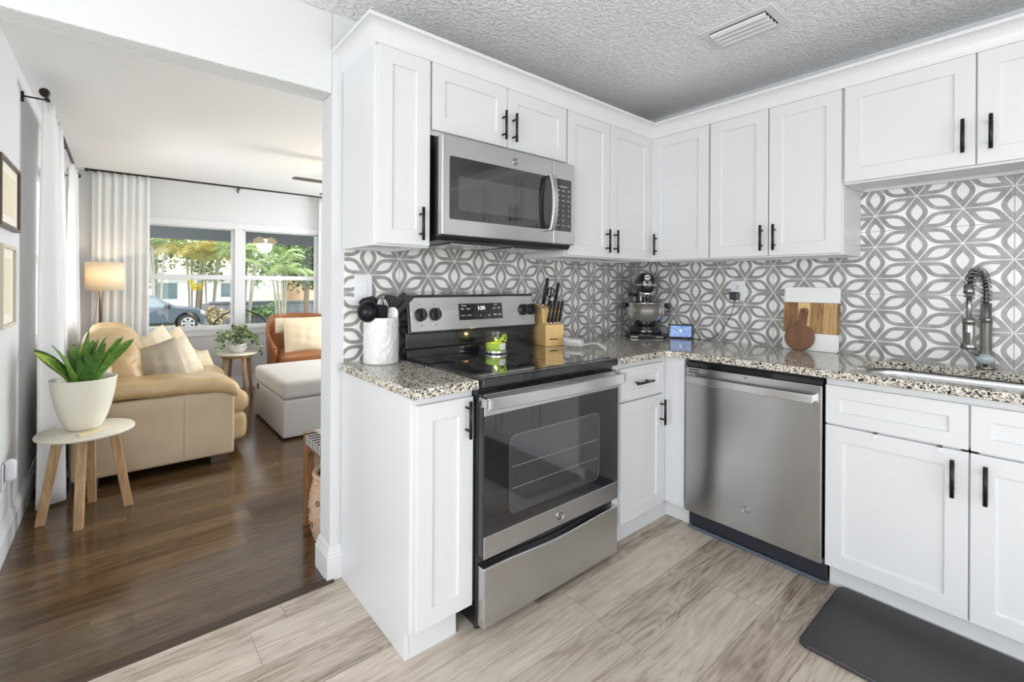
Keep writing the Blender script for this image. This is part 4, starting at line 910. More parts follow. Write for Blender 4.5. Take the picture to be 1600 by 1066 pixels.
# ================================================================== KNIFE BLOCK
t = thing('knife_block', 'light beech knife block with black handled knives beside the range', 'knife block', (1.872, 1.862, .9145), math.radians(-14))
blk = ROOT[t]
MB().prism([(-.070, 0), (-.070, .118), (-.040, .126), (-.026, .205), (.050, .232), (.085, 0)], 'x', -.058, .058).build('block', M['knife_wood'], t, local=True, bevel=.003)
MB().box((-.034, -.0712, .036), (.020, -.0700, .042)).build('block_print', M['mark_black'], t, local=True)
def knife(label, x, y, z, L_, wd, name='knife', tilt=-.30):
    p0 = Vector((x, y, z)); d = Vector((.02, tilt, 1)).normalized(); R_ = Vector((1, 0, 0)); f = d.cross(R_).normalized()
    t = thing(name, label, 'knife', tuple(blk @ p0), math.radians(-14), group=None); o = Vector((0, 0, 0)); mb = MB(); P = []
    secs = [(-.012, .7, .6), (0, .8, .8), (.012, 1, 1), (L_ * .5, .85, 1.05), (L_ * .8, 1, 1), (L_ * .95, 1.15, .95), (L_, .8, .6)]
    for (h_, a, b) in secs:
        for k in range(10):
            q = 2 * PI * k / 10; P.append(o + d * h_ + f * (math.cos(q) * wd * a) + R_ * (math.sin(q) * wd * .52 * b))
    n = 10; mb.add(P, [(i * n + k, i * n + (k + 1) % n, (i + 1) * n + (k + 1) % n, (i + 1) * n + k) for i in range(len(secs) - 1) for k in range(n)] + [tuple(range(n))[::-1], tuple((len(secs) - 1) * n + k for k in range(n))], True)
    h = mb.build('knife_handle', M['black_plastic'], t, local=True)
    mb = MB()
    for q in (.22, .5, .76):
        for sgn in (-1, 1): c = o + d * (L_ * q) + R_ * sgn * wd * .50; mb.tube([c, c + R_ * sgn * .0008], .0028, 8)
        c = o + d * (L_ * q) - f * 0 ; 
    mb.build('rivet', M['chrome'], t, local=True)
    MB().tube([o - d * .002, o - d * .014], wd * .7, 8).build('bolster', M['chrome'], t, local=True)
    return t
for i, lb in enumerate(('leftmost small black steak knife in the front row of the knife block', 'second small black steak knife from the left in the block front row', 'third small black steak knife from the left in the block front row', 'rightmost small black steak knife in the front row of the knife block')):
    knife(lb, -.036 + i * .024, -.054, .135, .118, .0115)
knife('large black chef knife with three rivets at the back left of the block', -.036, -.004, .232, .150, .0165)
knife('black utility knife with three rivets at the back right of the block', .040, -.002, .232, .122, .0155)
t = thing('kitchen_scissors', 'black handled kitchen scissors in the middle back of the knife block', 'scissors', tuple(blk @ Vector((.004, 0, .228))), math.radians(-14))
d = Vector((0, -.28, 1)).normalized(); mb = MB()
for sg, hh, r0 in ((-1, .072, .016), (1, .070, .013)):
    c = d * hh + Vector((sg * .0095, 0, 0)); mb.tube([c + Vector((1, 0, 0)) * r0 * .72 * math.cos(2 * PI * k / 20) + d * (r0 * 1.75 * math.sin(2 * PI * k / 20)) for k in range(21)], .0042, 8)
mb.tube([d * -.01, d * .045], [.009, .007], 10); mb.build('scissor_handles', M['black_plastic'], t, local=True)
mb = MB(); c = d * .030 + Vector((0, -.009, 0)); mb.tube([c, c + Vector((0, -.002, 0))], .004, 10); mb.build('pivot', M['chrome'], t, local=True)
# ================================================================== SPOON REST, CANDLE
t = thing('spoon_rest', 'white ceramic spoon rest with dark lettering on the worktop by the knife block', 'spoon rest', (1.905, 1.665, .9145), math.radians(-62))
def srest(u, v):
    x = -.085 + .23 * u; w0 = .046 * math.sqrt(max(0, 1 - ((x + .025) / .062) ** 2)) if x < .012 else 0
    wn = .020 + .007 * max(0, (x - .06) / .08); w_ = max(w0, wn if x > -.01 else .002); y = (v - .5) * 2 * w_
    q = (v - .5) * 2; z = .005 + .040 * abs(q) ** 2.0 if x < .02 else .012 + .012 * math.sin(min(1, (x - .02) / .07) * PI / 2) * 1.2 - .03 * max(0, (x - .09) / .055) ** 2 + .004 * q * q
    if x < .02: z += .016 * max(0, (x + .02) / .04) ** 2 * 0 + .01 * max(0, (-.06 - x) / .025)
    return (x, y, z)
MB().grid(srest, 46, 12).build('rest_body', M['ceramic'], t, local=True, solid=.004)
text('lettering', 'C', .05, M['mark_black'], t, (-.025, .002, .0105), (0, -1, 0), (1, 0, 0), local=True)
t = thing('candle', 'lit lime green jar candle on the glass cooktop', 'candle', (1.405, 1.752, .9218))
MB().lathe([(0, .004), (.050, .004), (.053, .012), (.053, .098), (.0535, .1005), (.052, .1015), (.0505, .099), (.0505, .012), (0, .0095)], (1.405, 1.752, .9218), 40).build('jar', M['jar'], t)
MB().lathe([(0, .0125), (.0495, .0125), (.0495, .048), (.045, .050), (0, .0495)], (1.405, 1.752, .9218), 36).build('wax', M['wax'], t)
MB().lathe([(0, 0), (.0525, 0), (.054, .002), (.054, .014), (.0535, .015)], (1.405, 1.752, .9218), 40).build('metal_base', M['chrome'], t)
wk = MB().tube([(1.405, 1.752, .971), (1.406, 1.752, .979)], .0012, 6).build('wick', M['mark_black'], t)
MB().lathe([(0, 0), (.004, .004), (.0035, .010), (0, .020)], (1.406, 1.752, .978), 10).build('flame', M['flame'], wk)
l = bpy.data.lights.new('candle_light', 'POINT'); l.energy = .22; l.color = (1, .6, .22); l.shadow_soft_size = .006; lo = bpy.data.objects.new('candle_light', l); C.objects.link(lo); lo.location = (1.406, 1.752, .992)
vdir = math.atan2(-1.752, -1.405)
def jarpatch(mb, a0, a1, z0, z1, r=.0537, n=8):
    vs = [(1.405 + (r + d) * math.cos(vdir + a0 + (a1 - a0) * i / n), 1.752 + (r + d) * math.sin(vdir + a0 + (a1 - a0) * i / n), .9218 + z) for d in (0, .0004) for z in (z0, z1) for i in range(n + 1)]
    k = n + 1; return mb.add(vs, [(i, i + 1, k + i + 1, k + i) for i in range(n)] + [(2 * k + i, 2 * k + i + 1, 3 * k + i + 1, 3 * k + i) for i in range(n)], True)
def jararc(mb, a0, zc, ra, rz, t0, t1, wdt=.0032, n=20):
    return mb.tube([(1.405 + .0545 * math.cos(vdir + a0 + ra * math.cos(q)), 1.752 + .0545 * math.sin(vdir + a0 + ra * math.cos(q)), .9218 + zc + rz * math.sin(q)) for q in [t0 + (t1 - t0) * i / n for i in range(n + 1)]], wdt, 6)
mb = MB(); jararc(mb, .22, .078, .34, .020, PI, 2 * PI); jararc(mb, .22, .080, .22, .012, PI, 2 * PI, .004); jararc(mb, -.05, .04, .16, .013, -.5, PI * 1.5, .0028); jararc(mb, .95, .076, .2, .016, 0, 2 * PI, .003); jararc(mb, .70, .080, .12, .012, PI * .5, PI * 1.5, .003)
mb.build('fruit_print', M['label_green'], t)
mb = MB(); jarpatch(mb, .35, 1.0, .022, .052); mb.build('paper_label', mat('pale jar label', (.72, .74, .66), .5), t)
# ================================================================== FLOOR MAT, CEILING VENT
mt = MB().prism(rrect(1.835, 2.312, -.75, .598, .03, 5), 'z', 0, .019).build('floor_mat', M['rubber_grey'], None, bevel=.014, origin=True, seg=4); tag(mt, 'charcoal foam kitchen mat on the floor in front of the sink', 'mat')
t = thing('ceiling_vent', 'white louvred air vent in the kitchen ceiling', 'vent', (2.135, .92, 2.38))
mb = MB(); z = 2.394
for a, b in (((2.030, .765, z), (2.062, 1.075, 2.3995)), ((2.208, .765, z), (2.240, 1.075, 2.3995)), ((2.062, .765, z), (2.208, .800, 2.3995)), ((2.062, 1.040, z), (2.208, 1.075, 2.3995))): mb.box(a, b)
mb.build('frame', M['trim'], t, bevel=.002)
for i in range(4):
    x = 2.070 + i * .035
    MB().prism([(x, 2.394), (x + .003, 2.386), (x + .016, 2.379), (x + .018, 2.381), (x + .006, 2.389), (x + .003, 2.394)], 'y', .803, 1.037).build('louvre', M['trim'], t)
MB().box((2.062, .80, 2.398), (2.208, 1.04, 2.3995)).build('duct_shade_sheet', M['mark_black'], t)  # black sheet painting the shade seen between the louvres
# ================================================================== SOFA
t = thing('sofa', 'cream leather two-seat sofa standing along the left living room wall', 'sofa', (.26, 4.72, 0))
LE, LS = M['leather'], M['leather_side']
def gbox(name, c, h, r, m, deform=None, n=8, parent=None): 
    mb = MB(); mb.rbox(c, h, r, n, deform); return mb.build(name, m, parent or t)
gbox('back_frame', (-.140, 4.72, .40), (.100, .95, .345), .06, LS)
for (ya, yb) in ((3.715, 3.945), (5.495, 5.725)):
    ap = gbox('arm_panel', (.20, (ya + yb) / 2, .285), (.425, (yb - ya) / 2, .225), .018, LS, n=6)
    mb = MB(); mb.box((.330, ya - .0012, .07), (.333, ya + .01, .49)); mb.build('seam', M['taupe_fabric'], ap)
for cy, sg in ((3.842, -1), (5.598, 1)):
    def pad(p):
        x, y, z = p; u = (x + .45) / .9
        return (x, y * (1 + .10 * math.sin(PI * u)), z + .030 * (1 - u) + .012 * math.sin(PI * u) - .05 * max(0, u - .86) / .14 + .004 * math.sin(23 * x + 9 * y))
    gbox('arm_pad', (.205, cy, .540), (.455, .150, .055), .046, LE, pad, 14)
gbox('seat_base', (.40, 4.72, .175), (.335, .77, .105), .045, LE, lambda p: (p[0] + (.02 * math.cos(p[2] * 12) if p[0] > 0 else 0), p[1], p[2]), 10)
for cy in (4.335, 5.105):
    def seat(p):
        x, y, z = p; k = (1 - (x / .34) ** 2) * (1 - (y / .385) ** 2)
        return (x + .012 * math.sin(y * 9) * (x > .2), y, z + (.035 * max(0, k) if z > 0 else 0) + .003 * math.sin(31 * y + 17 * x))
    gbox('seat_cushion', (.440, cy, .345), (.335, .382, .085), .075, LE, seat, 14)
for cy, zc in ((4.335, .628), (5.105, .618)):
    def back(p):
        x, y, z = p; u = z / .235; e = max(0, 1 - (y / .39) ** 2)
        bul = .045 * e * (1 - u * u) if x > 0 else .01 * e
        rib = abs(math.sin(y * 20.5 + 1.2 * math.sin(z * 6))) ** .6 - .6
        k = max(0, min(1, (u + .35) / .8)); cr = .036 * rib * k
        nx = x + bul * (1 if x > 0 else -1) - .42 * (z + .235) * .5; nz = z + .05 * e * max(0, u) - .075 * max(0, u) * (y / .39) ** 4
        if x > .02: nx += cr * (1 - .5 * max(0, u))
        if u > .45: nz += cr * .9
        return (nx, y * (1 - .10 * max(0, u) ** 2), nz)
    gbox('back_cushion', (.020, cy, zc), (.135, .388, .235), .10, LE, back, 34)
for fx_ in (-.15, .54):
    for fy_ in (3.80, 5.64): MB().prism([(fx_ - .05, 0), (fx_ + .05, 0), (fx_ + .055, .065), (fx_ - .055, .065)], 'y', fy_ - .05, fy_ + .05).build('foot', M['lamp_stem'], t, bevel=.004)
# ------------------------------------------------------------------ throw pillows
def pillow(name, label, c, w, h, th, yaw, tilt, m, roll=0, group=None):
    t = thing(name, label, 'cushion', c, yaw, group); mb = MB(); n = 22; seed_ = c[1] * 9
    R = Matrix.Rotation(tilt, 3, 'X') @ Matrix.Rotation(roll, 3, 'Y')
    for sg in (-1, 1):
        def f(u, v):
            a, b = 2 * u - 1, 2 * v - 1; pin = 1 - .075 * (1 - a * a) * 0 ; k = ((1 - a * a) * (1 - b * b)) ** .55
            x = a * w / 2 * (1 - .07 * (1 - b * b) * abs(a) ** 3 * -1 - .07 * (1 - b * b)); z = b * h / 2 * (1 - .07 * (1 - a * a)); y = sg * th / 2 * k + .006 * math.sin(7 * a + 5 * b) * math.sin(6 * b - 4 * a + seed_) * (1 - a * a) * (1 - b * b)
            p = R @ Vector((x, y, z)); return (p.x, p.y, p.z)
        mb.grid(f, n, n)
    mb.build('cushion_cover', m, t, local=True); 
    mb = MB(); P = []
    for (a0, b0, a1, b1) in ((-1, -1, 1, -1), (1, -1, 1, 1), (1, 1, -1, 1), (-1, 1, -1, -1)):
        for i in range(12):
            q = i / 12; a, b = a0 + (a1 - a0) * q, b0 + (b1 - b0) * q
            P.append(R @ Vector((a * w / 2 * (1 - .07 * (1 - b * b)) , 0, b * h / 2 * (1 - .07 * (1 - a * a)))))
    P.append(P[0]); mb.tube(P, .0035, 6); mb.build('piping', m, t, local=True); return t
pillow('throw_pillow', 'taupe square throw pillow nearest the near arm of the sofa', (.205, 4.13, .650), .32, .33, .19, math.radians(16), math.radians(-8), M['taupe_fabric'], -.24)
pillow('throw_pillow', 'ivory tufted throw pillow leaning against the taupe one on the sofa', (.335, 4.32, .645), .30, .32, .17, math.radians(24), math.radians(-8), M['ivory_fabric'], -.40)
pillow('throw_pillow', 'cream throw pillow in the sofa far corner below the window', (.255, 5.15, .665), .30, .31, .17, math.radians(20), math.radians(-10), M['ivory_fabric'], -.50)
pillow('throw_pillow', 'pale throw pillow against the far arm of the sofa', (.370, 5.22, .655), .29, .30, .16, math.radians(14), math.radians(-12), M['cream_fabric'], -.42)
pillow('lumbar_pillow', 'small cream pillow lying low beside the far sofa arm', (.56, 5.36, .50), .30, .20, .10, math.radians(20), math.radians(-40), M['cream_fabric'])
# ================================================================== NEAR SIDE TABLE WITH PLANT
sx_, sy_ = -.138, 3.345
t = thing('side_table', 'small round side table with cream top and four oak legs by the sofa', 'side table', (sx_, sy_, 0))
MB().lathe([(0, .444), (.196, .444), (.205, .449), (.206, .458), (.202, .463), (0, .463)], (sx_, sy_, 0), 56).build('table_top', M['whitewash'], t)
mb = MB()
for a in (45, -45):
    c, s_ = math.cos(math.radians(a + 0)), math.sin(math.radians(a)); mb.tube([(sx_ - .12 * c, sy_ - .12 * s_, .430), (sx_ + .12 * c, sy_ + .12 * s_, .430)], .014, 4)
mb.build('cross_brace', M['table_wood'], t)
for (lx, ly) in ((-.316, 3.345), (-.160, 3.175), (.040, 3.345), (-.120, 3.525)):
    d = Vector((lx - sx_, ly - sy_, 0)); tp = Vector((sx_, sy_, .4435)) + d * .62; bp = Vector((lx, ly, 0)); e1 = d.normalized() * .020; e2 = Vector((-d.y, d.x, 0)).normalized() * .018; mb = MB()
    mb.add([bp - e1 - e2, bp + e1 - e2, bp + e1 + e2, bp - e1 + e2, tp - e1 * 1.1 - e2 * 1.1, tp + e1 * 1.1 - e2 * 1.1, tp + e1 * 1.1 + e2 * 1.1, tp - e1 * 1.1 + e2 * 1.1], [(0, 3, 2, 1), (4, 5, 6, 7), (0, 1, 5, 4), (1, 2, 6, 5), (2, 3, 7, 6), (3, 0, 4, 7)])
    mb.build('leg', M['table_wood'], t, bevel=.003)
px_, py_ = -.150, 3.375
t = thing('potted_plant', 'bright green plant in a large cream pot on the near side table', 'plant', (px_, py_, .4635))
MB().lathe([(0, 0), (.066, 0), (.074, .006), (.098, .06), (.118, .13), (.131, .20), (.139, .268), (.140, .272), (.135, .273), (.128, .25), (.112, .20), (0, .20)], (px_, py_, .4635), 48).build('pot', M['pot'], t)
MB().lathe([(0, .232), (.119, .230), (.122, .225)], (px_, py_, .4635), 32).build('soil', M['soil'], t)
mb = MB(); rnd = random.Random(4)
for i in range(14): a = rnd.uniform(0, 6.28); r = rnd.uniform(.06, .10); mb.rbox((px_ + r * math.cos(a), py_ + r * math.sin(a), .4635 + .238), (.014, .011, .010), .009, 2)
mb.build('pebbles', M['pot'], t)
def blade_leaf(mb, root, az_, L_, wd, lean0, lean1, fold=.3, tw=0):
    dr = Vector((math.cos(az_), math.sin(az_), 0)); sd = Vector((-dr.y, dr.x, 0)); n = 12; c = Vector(root); vs = []
    for i in range(n + 1):
        u = i / n; ln = lean0 + (lean1 - lean0) * u; tv = dr * math.sin(ln) + Vector((0, 0, 1)) * math.cos(ln); nv = tv.cross(sd)
        if i: c = c + tv * (L_ / n)
        w_ = wd * (.45 + 1.1 * u) * (1 - u ** 1.9) ** .85 if u < 1 else .0006
        w_ = max(w_, .0006); s2 = (sd * math.cos(tw * u) + nv * math.sin(tw * u)); n2 = (nv * math.cos(tw * u) - sd * math.sin(tw * u))
        vs += [c - s2 * w_ + n2 * (w_ * fold), c - s2 * w_ * .5 + n2 * w_ * fold * .25, c, c + s2 * w_ * .5 + n2 * w_ * fold * .25, c + s2 * w_ + n2 * (w_ * fold)]
    mb.add(vs, [(i * 5 + k, i * 5 + k + 1, (i + 1) * 5 + k + 1, (i + 1) * 5 + k) for i in range(n) for k in range(4)], True)
az0 = math.atan2(.77, .635) 
def rt(a): return az0 - math.radians(a)     # 0 = away from the room, 90 = right, -90 = left as seen
specs = [(-8, .27, .046, .03, .08), (-98, .25, .044, .75, 1.1), (-80, .24, .042, .55, .9), (-60, .21, .042, .40, .6), (-40, .21, .042, .2, .35), (15, .22, .04, .08, .15), (45, .24, .042, .14, .25), (62, .25, .044, .26, .40), (80, .27, .044, .45, .70), (95, .31, .040, .66, 1.05), (112, .27, .040, .58, .85), (72, .25, .042, .36, .55), (180, .14, .04, .35, .6), (150, .17, .04, .4, .7), (-140, .17, .042, .45, .75), (-118, .22, .044, .6, .95), (-165, .19, .04, .25, .4), (32, .22, .038, .10, .2), (-28, .19, .04, .15, .22), (130, .20, .04, .5, .75), (0, .20, .04, .2, .3), (-20, .16, .038, .3, .45), (165, .18, .036, .2, .32), (100, .19, .038, .3, .45), (-95, .18, .04, .3, .5)]
for i, (a, L_, wd, l0, l1) in enumerate(specs):
    mb = MB(); r = .02 + .035 * (l0 > .3); q = rt(a); blade_leaf(mb, (px_ + r * math.cos(q), py_ + r * math.sin(q), .4635 + .232), q + rnd.uniform(-.1, .1), L_ * 1.1, wd * .88, l0 * .78, l1 * .85, .35, rnd.uniform(-1.1, 1.1))
    mb.build('leaf', M['leaf_edge'] if i in (4, 15) else M[('leaf', 'leaf_dark')[i % 3 == 1]], t, solid=.0015)
tg = MB().add([(-.210 + .002, 3.262, .4635), (-.152, 3.214, .4635), (-.062, 3.262, .4635), (-.108, 3.302, .4635), (-.208, 3.262, .4715), (-.152, 3.214, .4715), (-.062, 3.262, .4715), (-.108, 3.302, .4715)], [(0, 3, 2, 1), (4, 5, 6, 7), (0, 1, 5, 4), (1, 2, 6, 5), (2, 3, 7, 6), (3, 0, 4, 7)])
tg = MB(); R = Matrix.Rotation(math.radians(36), 4, 'Z'); tg.v = []; tg.box((-.052, -.018, 0), (.052, .018, .008)); tg.v = [tuple(R @ Vector(p) + Vector((-.125, 3.240, .4635))) for p in tg.v]
tag(tg.build('wood_coaster', M['bamboo_pale'], None, bevel=.002, origin=True), 'thin pale wood tag lying beside the plant pot on the near side table', 'coaster')
# ================================================================== CURTAINS AND RODS
def curtain(name, label, p0, p1, ztop, zbot, amp, waves, ph=0, flare=1.0, group=None, seed=1):
    p0, p1 = Vector((*p0, 0)), Vector((*p1, 0)); d = (p1 - p0); Ld = d.length; d.normalize(); nn = Vector((-d.y, d.x, 0)); rn = random.Random(seed); o = [rn.uniform(-1, 1) for _ in range(8)]
    def f(u, v):
        k = 1 - v; a = amp * (.45 + .75 * k) ; s_ = u * waves * 2 * PI + ph
        off = a * math.sin(s_ + .6 * o[0] * math.sin(2.2 * u * PI + k * 1.2)) + a * .35 * math.sin(1.7 * s_ + o[1] * 3 + k * .8) + .012 * k * math.sin(4 * u + 5 * k)
        uu = .5 + (u - .5) * (1 + (flare - 1) * k); p = p0 + d * (Ld * uu) + nn * off
        return (p.x, p.y, zbot + (ztop - zbot) * v)
    o_ = MB().grid(f, int(waves * 16), 24).build(name, M['curtain'], None, solid=.003, origin=True); tag(o_, label, 'curtain', group); return o_
curtain('curtain', 'white curtain panel nearest the kitchen on the left living room wall', (-.318, 3.53), (-.318, 4.22), 2.255, .015, .046, 4.5, .4, 1.05, seed=2)
curtain('curtain', 'white curtain panel at the far end of the left living room wall', (-.320, 5.28), (-.320, 5.86), 2.255, .015, .030, 5, 1.1, 1.0, seed=3)
curtain('curtain', 'white curtain panel left of the front windows behind the floor lamp', (-.225, 6.165), (.235, 6.165), 2.365, .015, .014, 7, .2, 1.0, seed=5)
curtain('curtain', 'white curtain panel right of the front windows mostly hidden by the kitchen wall', (1.99, 6.165), (2.40, 6.165), 2.365, .015, .014, 5, .9, 1.0, seed=6)
def rod(name, label, a, b, brk, wall, r=.011, fin=True):
    t = thing(name, label, 'curtain rod', tuple(((Vector(a) + Vector(b)) / 2)[:])); MB().tube([a, b], r, 14).build('pole', M['bronze'], t); A, B = Vector(a), Vector(b); d = (B - A).normalized()
    if fin:
        for p, sg in ((A, -1), (B, 1)): MB().tube([p, p + d * sg * .012, p + d * sg * .016, p + d * sg * .040, p + d * sg * .046], [r, r * 1.3, r * 2.1, r * 2.1, r * 1.2], 18).build('finial', M['bronze'], t)
    for q in brk:
        p = A + (B - A) * q; mb = MB(); wv_ = Vector(wall); pl = p + wv_
        mb.tube([p + Vector((0, 0, -r)), p + Vector((0, 0, -r * 1.8)), pl + Vector((0, 0, -r * 1.8))], .0045, 8); mb.tube([pl + Vector((0, 0, -.05)), pl + Vector((0, 0, .005))], .006, 8); mb.build('bracket', M['bronze'], t)
    return t
rod('curtain_rod', 'dark bronze curtain rod with a round end cap on the left living room wall', (-.318, 3.49, 2.262), (-.318, 5.93, 2.262), (.015, .5, .985), (-.090, 0, 0), .0105)
rod('curtain_rod', 'long dark bronze curtain rod above the front windows', (-.235, 6.165, 2.372), (2.62, 6.165, 2.372), (.012, .46, .98), (0, .098, 0), .0105)
# ================================================================== FLOOR LAMP
t = thing('floor_lamp', 'lit floor lamp with cream drum shade and dark stem behind the sofa', 'lamp', (-.150, 5.93, 0))
MB().lathe([(0, 0), (.13, 0), (.13, .014), (.05, .022), (.014, .03), (0, .03)], (-.150, 5.93, 0), 32).build('base', M['lamp_stem'], t)
MB().tube([(-.150, 5.93, .02), (-.150, 5.93, 1.185)], [.0135, .0135], 14).build('stem', M['lamp_stem'], t)
MB().tube(smooth([(-.168, 5.91, 1.16), (-.178, 5.905, 1.0), (-.195, 5.90, .88), (-.188, 5.90, .70), (-.165, 5.91, .3)]), .0016, 6).build('cord', M['black_plastic'], t)
mb = MB(); mb.lathe([(.145, 0), (.1475, .272)], (-.118, 5.93, 1.172), 48); mb.f = mb.f[:48]; mb.sm = mb.sm[:48]; mb.mi = mb.mi[:48]
sh = mb.build('lamp_shade', M['shade'], t, solid=.002, recalc=False)
mb = MB(); mb.tube([(-.150, 5.93, 1.185), (-.118, 5.93, 1.20)], .006, 8)
for k in range(3): mb.tube([(-.118, 5.93, 1.40), (-.118 + .145 * math.cos(2.1 * k), 5.93 + .145 * math.sin(2.1 * k), 1.43)], .0022, 6)
mb.tube([(-.118, 5.93, 1.20), (-.118, 5.93, 1.40)], .004, 8); mb.build('shade_spider', M['bronze'], t)
MB().lathe([(0, 0), (.014, .01), (.03, .05), (.028, .075), (0, .092)], (-.105, 5.95, 1.22), 16).build('bulb', M['bulb'], t)
l = bpy.data.lights.new('lamp_light', 'POINT'); l.energy = 4.0; l.color = (1, .80, .52); l.shadow_soft_size = .04; lo = bpy.data.objects.new('lamp_light', l); C.objects.link(lo); lo.location = (-.118, 5.90, 1.335)
# ================================================================== PICTURES, PLUG
def picture(label, y0, y1, z0, z1, fm, seed):
    t = thing('picture_frame', label, 'picture', (LX, (y0 + y1) / 2, z0)); f_ = .016; d = .024; mb = MB(); x = LX + .001
    mb.box((x, y0, z0), (x + d, y0 + f_, z1)).box((x, y1 - f_, z0), (x + d, y1, z1)).box((x, y0 + f_, z0), (x + d, y1 - f_, z0 + f_)).box((x, y0 + f_, z1 - f_), (x + d, y1 - f_, z1)); mb.build('frame', fm, t, bevel=.001)
    MB().box((x, y0 + f_, z0 + f_), (x + .012, y1 - f_, z1 - f_)).build('mount', M['art_mat'], t)
    MB().box((x + .012, y0 + .07, z0 + .06), (x + .013, y1 - .07, z1 - .06)).build('print', M['art'], t)
picture('upper landscape picture in a thin dark frame on the left wall', 2.86, 3.345, 1.497, 1.803, M['lamp_stem'], 1)
picture('lower picture in a pale frame on the left wall under the dark framed one', 2.90, 3.238, 1.046, 1.420, M['oak_frame'], 2)
t = thing('night_light', 'white rounded plug-in device in the wall outlet low on the left wall', 'night light', (LX, 3.12, .31))
MB().box((LX + .001, 3.05, .30), (LX + .007, 3.12, .42)).build('outlet_plate', M['plate'], t, bevel=.002)
mb = MB(); mb.rbox((LX + .027, 3.085, .385), (.020, .024, .050), .019, 3); mb.build('device_body', M['plate'], t)
# ================================================================== OTTOMAN
t = thing('storage_ottoman', 'long light grey storage ottoman with a padded lid in the living room', 'ottoman', (1.42, 4.445, 0))
gbox('ottoman_base', (1.42, 4.445, .165), (.418, .505, .150), .012, M['grey_fabric'], n=6)
gbox('lid_cushion', (1.42, 4.445, .392), (.420, .507, .072), .034, M['grey_fabric'], lambda p: (p[0], p[1], p[2] + (.022 * max(0, (1 - (p[0] / .42) ** 2) * (1 - (p[1] / .507) ** 2)) if p[2] > 0 else 0)), 12)
mb = MB(); mb.box((.992, 4.782, .262), (1.002, 4.820, .318)).build('pull_strap', M['lamp_stem'], t, bevel=.003)
for fx_ in (1.06, 1.78):
    for fy_ in (4.0, 4.89): MB().cyl((fx_, fy_, 0), (fx_, fy_, .018), .02, .02, 10).build('foot', M['black_plastic'], t)
# ================================================================== ARMCHAIR
ax, ay = 1.655, 5.72
t = thing('armchair', 'barrel armchair in cognac leather with wooden rim under the right window', 'armchair', (ax, ay, 0))
def rimz(th): 
    q = abs(th) / math.radians(118); return .865 - .02 * q - .33 * max(0, (q - .42) / .58) ** 1.15
def shell(r):
    def f(u, v):
        th = math.radians(-118) + math.radians(236) * u; rr_ = r * (1 + .05 * v); z = .20 + (rimz(th) - .20) * v
        return (ax + rr_ * math.sin(th) * 1.0, ay + rr_ * math.cos(th) * .98, z)
    return f
MB().grid(shell(.345), 40, 12).build('barrel_shell', M['brown_leather'], t, solid=.035)
mb = MB(); mb.tube([(ax + .3625 * math.sin(q), ay + .355 * math.cos(q), rimz(q) + .004) for q in [math.radians(-118 + 236 * i / 40) for i in range(41)]], .017, 10); mb.build('wood_rim', M['bench_wood'] if False else mat('glossy chestnut rim', (.30, .10, .03), .18, coat=.4), t)
mb = MB(); mb.rbox((ax, ay - .02, .395), (.300, .300, .075), .05, 8, lambda p: (p[0] * (1 - .15 * max(0, p[1] / .3)), p[1], p[2] + .02 * max(0, 1 - (p[0] / .3) ** 2 - (p[1] / .3) ** 2) * (p[2] > 0))); mb.build('seat_cushion', M['brown_leather'], t)
mb = MB(); mb.lathe([(0, .17), (.30, .17), (.325, .20), (.325, .31), (0, .32)], (ax, ay, 0), 40); mb.build('seat_base', M['brown_leather'], t)
for sx1 in (-1, 1):
    for sy1 in (-1, 1): MB().tube([(ax + sx1 * .20, ay + sy1 * .20, .19), (ax + sx1 * .24, ay + sy1 * .24, 0)], [.022, .014], 10).build('leg', M['bench_wood'], t)
pillow('throw_pillow', 'square cream pillow standing in the barrel armchair', (1.640, 5.585, .655), .43, .40, .15, 0, math.radians(-10), M['cream_fabric'])
pillow('headrest_pillow', 'wider cream pillow behind the square one at the top of the armchair', (1.648, 5.735, .765), .56, .17, .10, 0, math.radians(-6), M['ivory_fabric'])
# ================================================================== FAR ROUND TABLE WITH TRAILING PLANT
rx, ry = .988, 5.745
t = thing('side_table', 'round side table with pale top and wooden legs below the front windows', 'side table', (rx, ry, 0))
MB().lathe([(0, .472), (.188, .472), (.200, .478), (.200, .490), (.194, .496), (0, .496)], (rx, ry, 0), 48).build('table_top', M['whitewash'], t)
MB().lathe([(.13, .442), (.150, .442), (.150, .4718), (.13, .4718)], (rx, ry, 0), 40).build('apron', M['table_wood'], t)
for a in (20, 110, 200, 290):
    c, s_ = math.cos(math.radians(a)), math.sin(math.radians(a)); MB().tube([(rx + .125 * c, ry + .125 * s_, .471), (rx + .168 * c, ry + .168 * s_, 0)], [.021, .015], 8).build('leg', M['table_wood'], t)
qx, qy = .985, 5.72
t = thing('trailing_plant', 'trailing vine in a white bowl pot on the table below the windows', 'plant', (qx, qy, .4965))
MB().lathe([(0, 0), (.055, 0), (.085, .03), (.098, .075), (.096, .10), (.090, .10), (.086, .07), (0, .07)], (qx, qy, .4965), 32).build('pot', M['ceramic'], t)
def vineleaf(mb, c, d, nrm, s_):
    d = d.normalized(); sd = d.cross(nrm).normalized(); nn_ = sd.cross(d); P = [(0, 0, 0), (.25, .42, .06), (.55, .40, .08), (1, 0, 0), (.55, -.40, .08), (.25, -.42, .06), (.5, 0, -.03)]
    mb.add([c + d * (a * s_) + sd * (b * s_) + nn_ * (e * s_) for a, b, e in P], [(0, 1, 6), (1, 2, 6), (2, 3, 6), (3, 4, 6), (4, 5, 6), (5, 0, 6)], True)
rnd = random.Random(11); st = MB(); lv = [MB(), MB()]
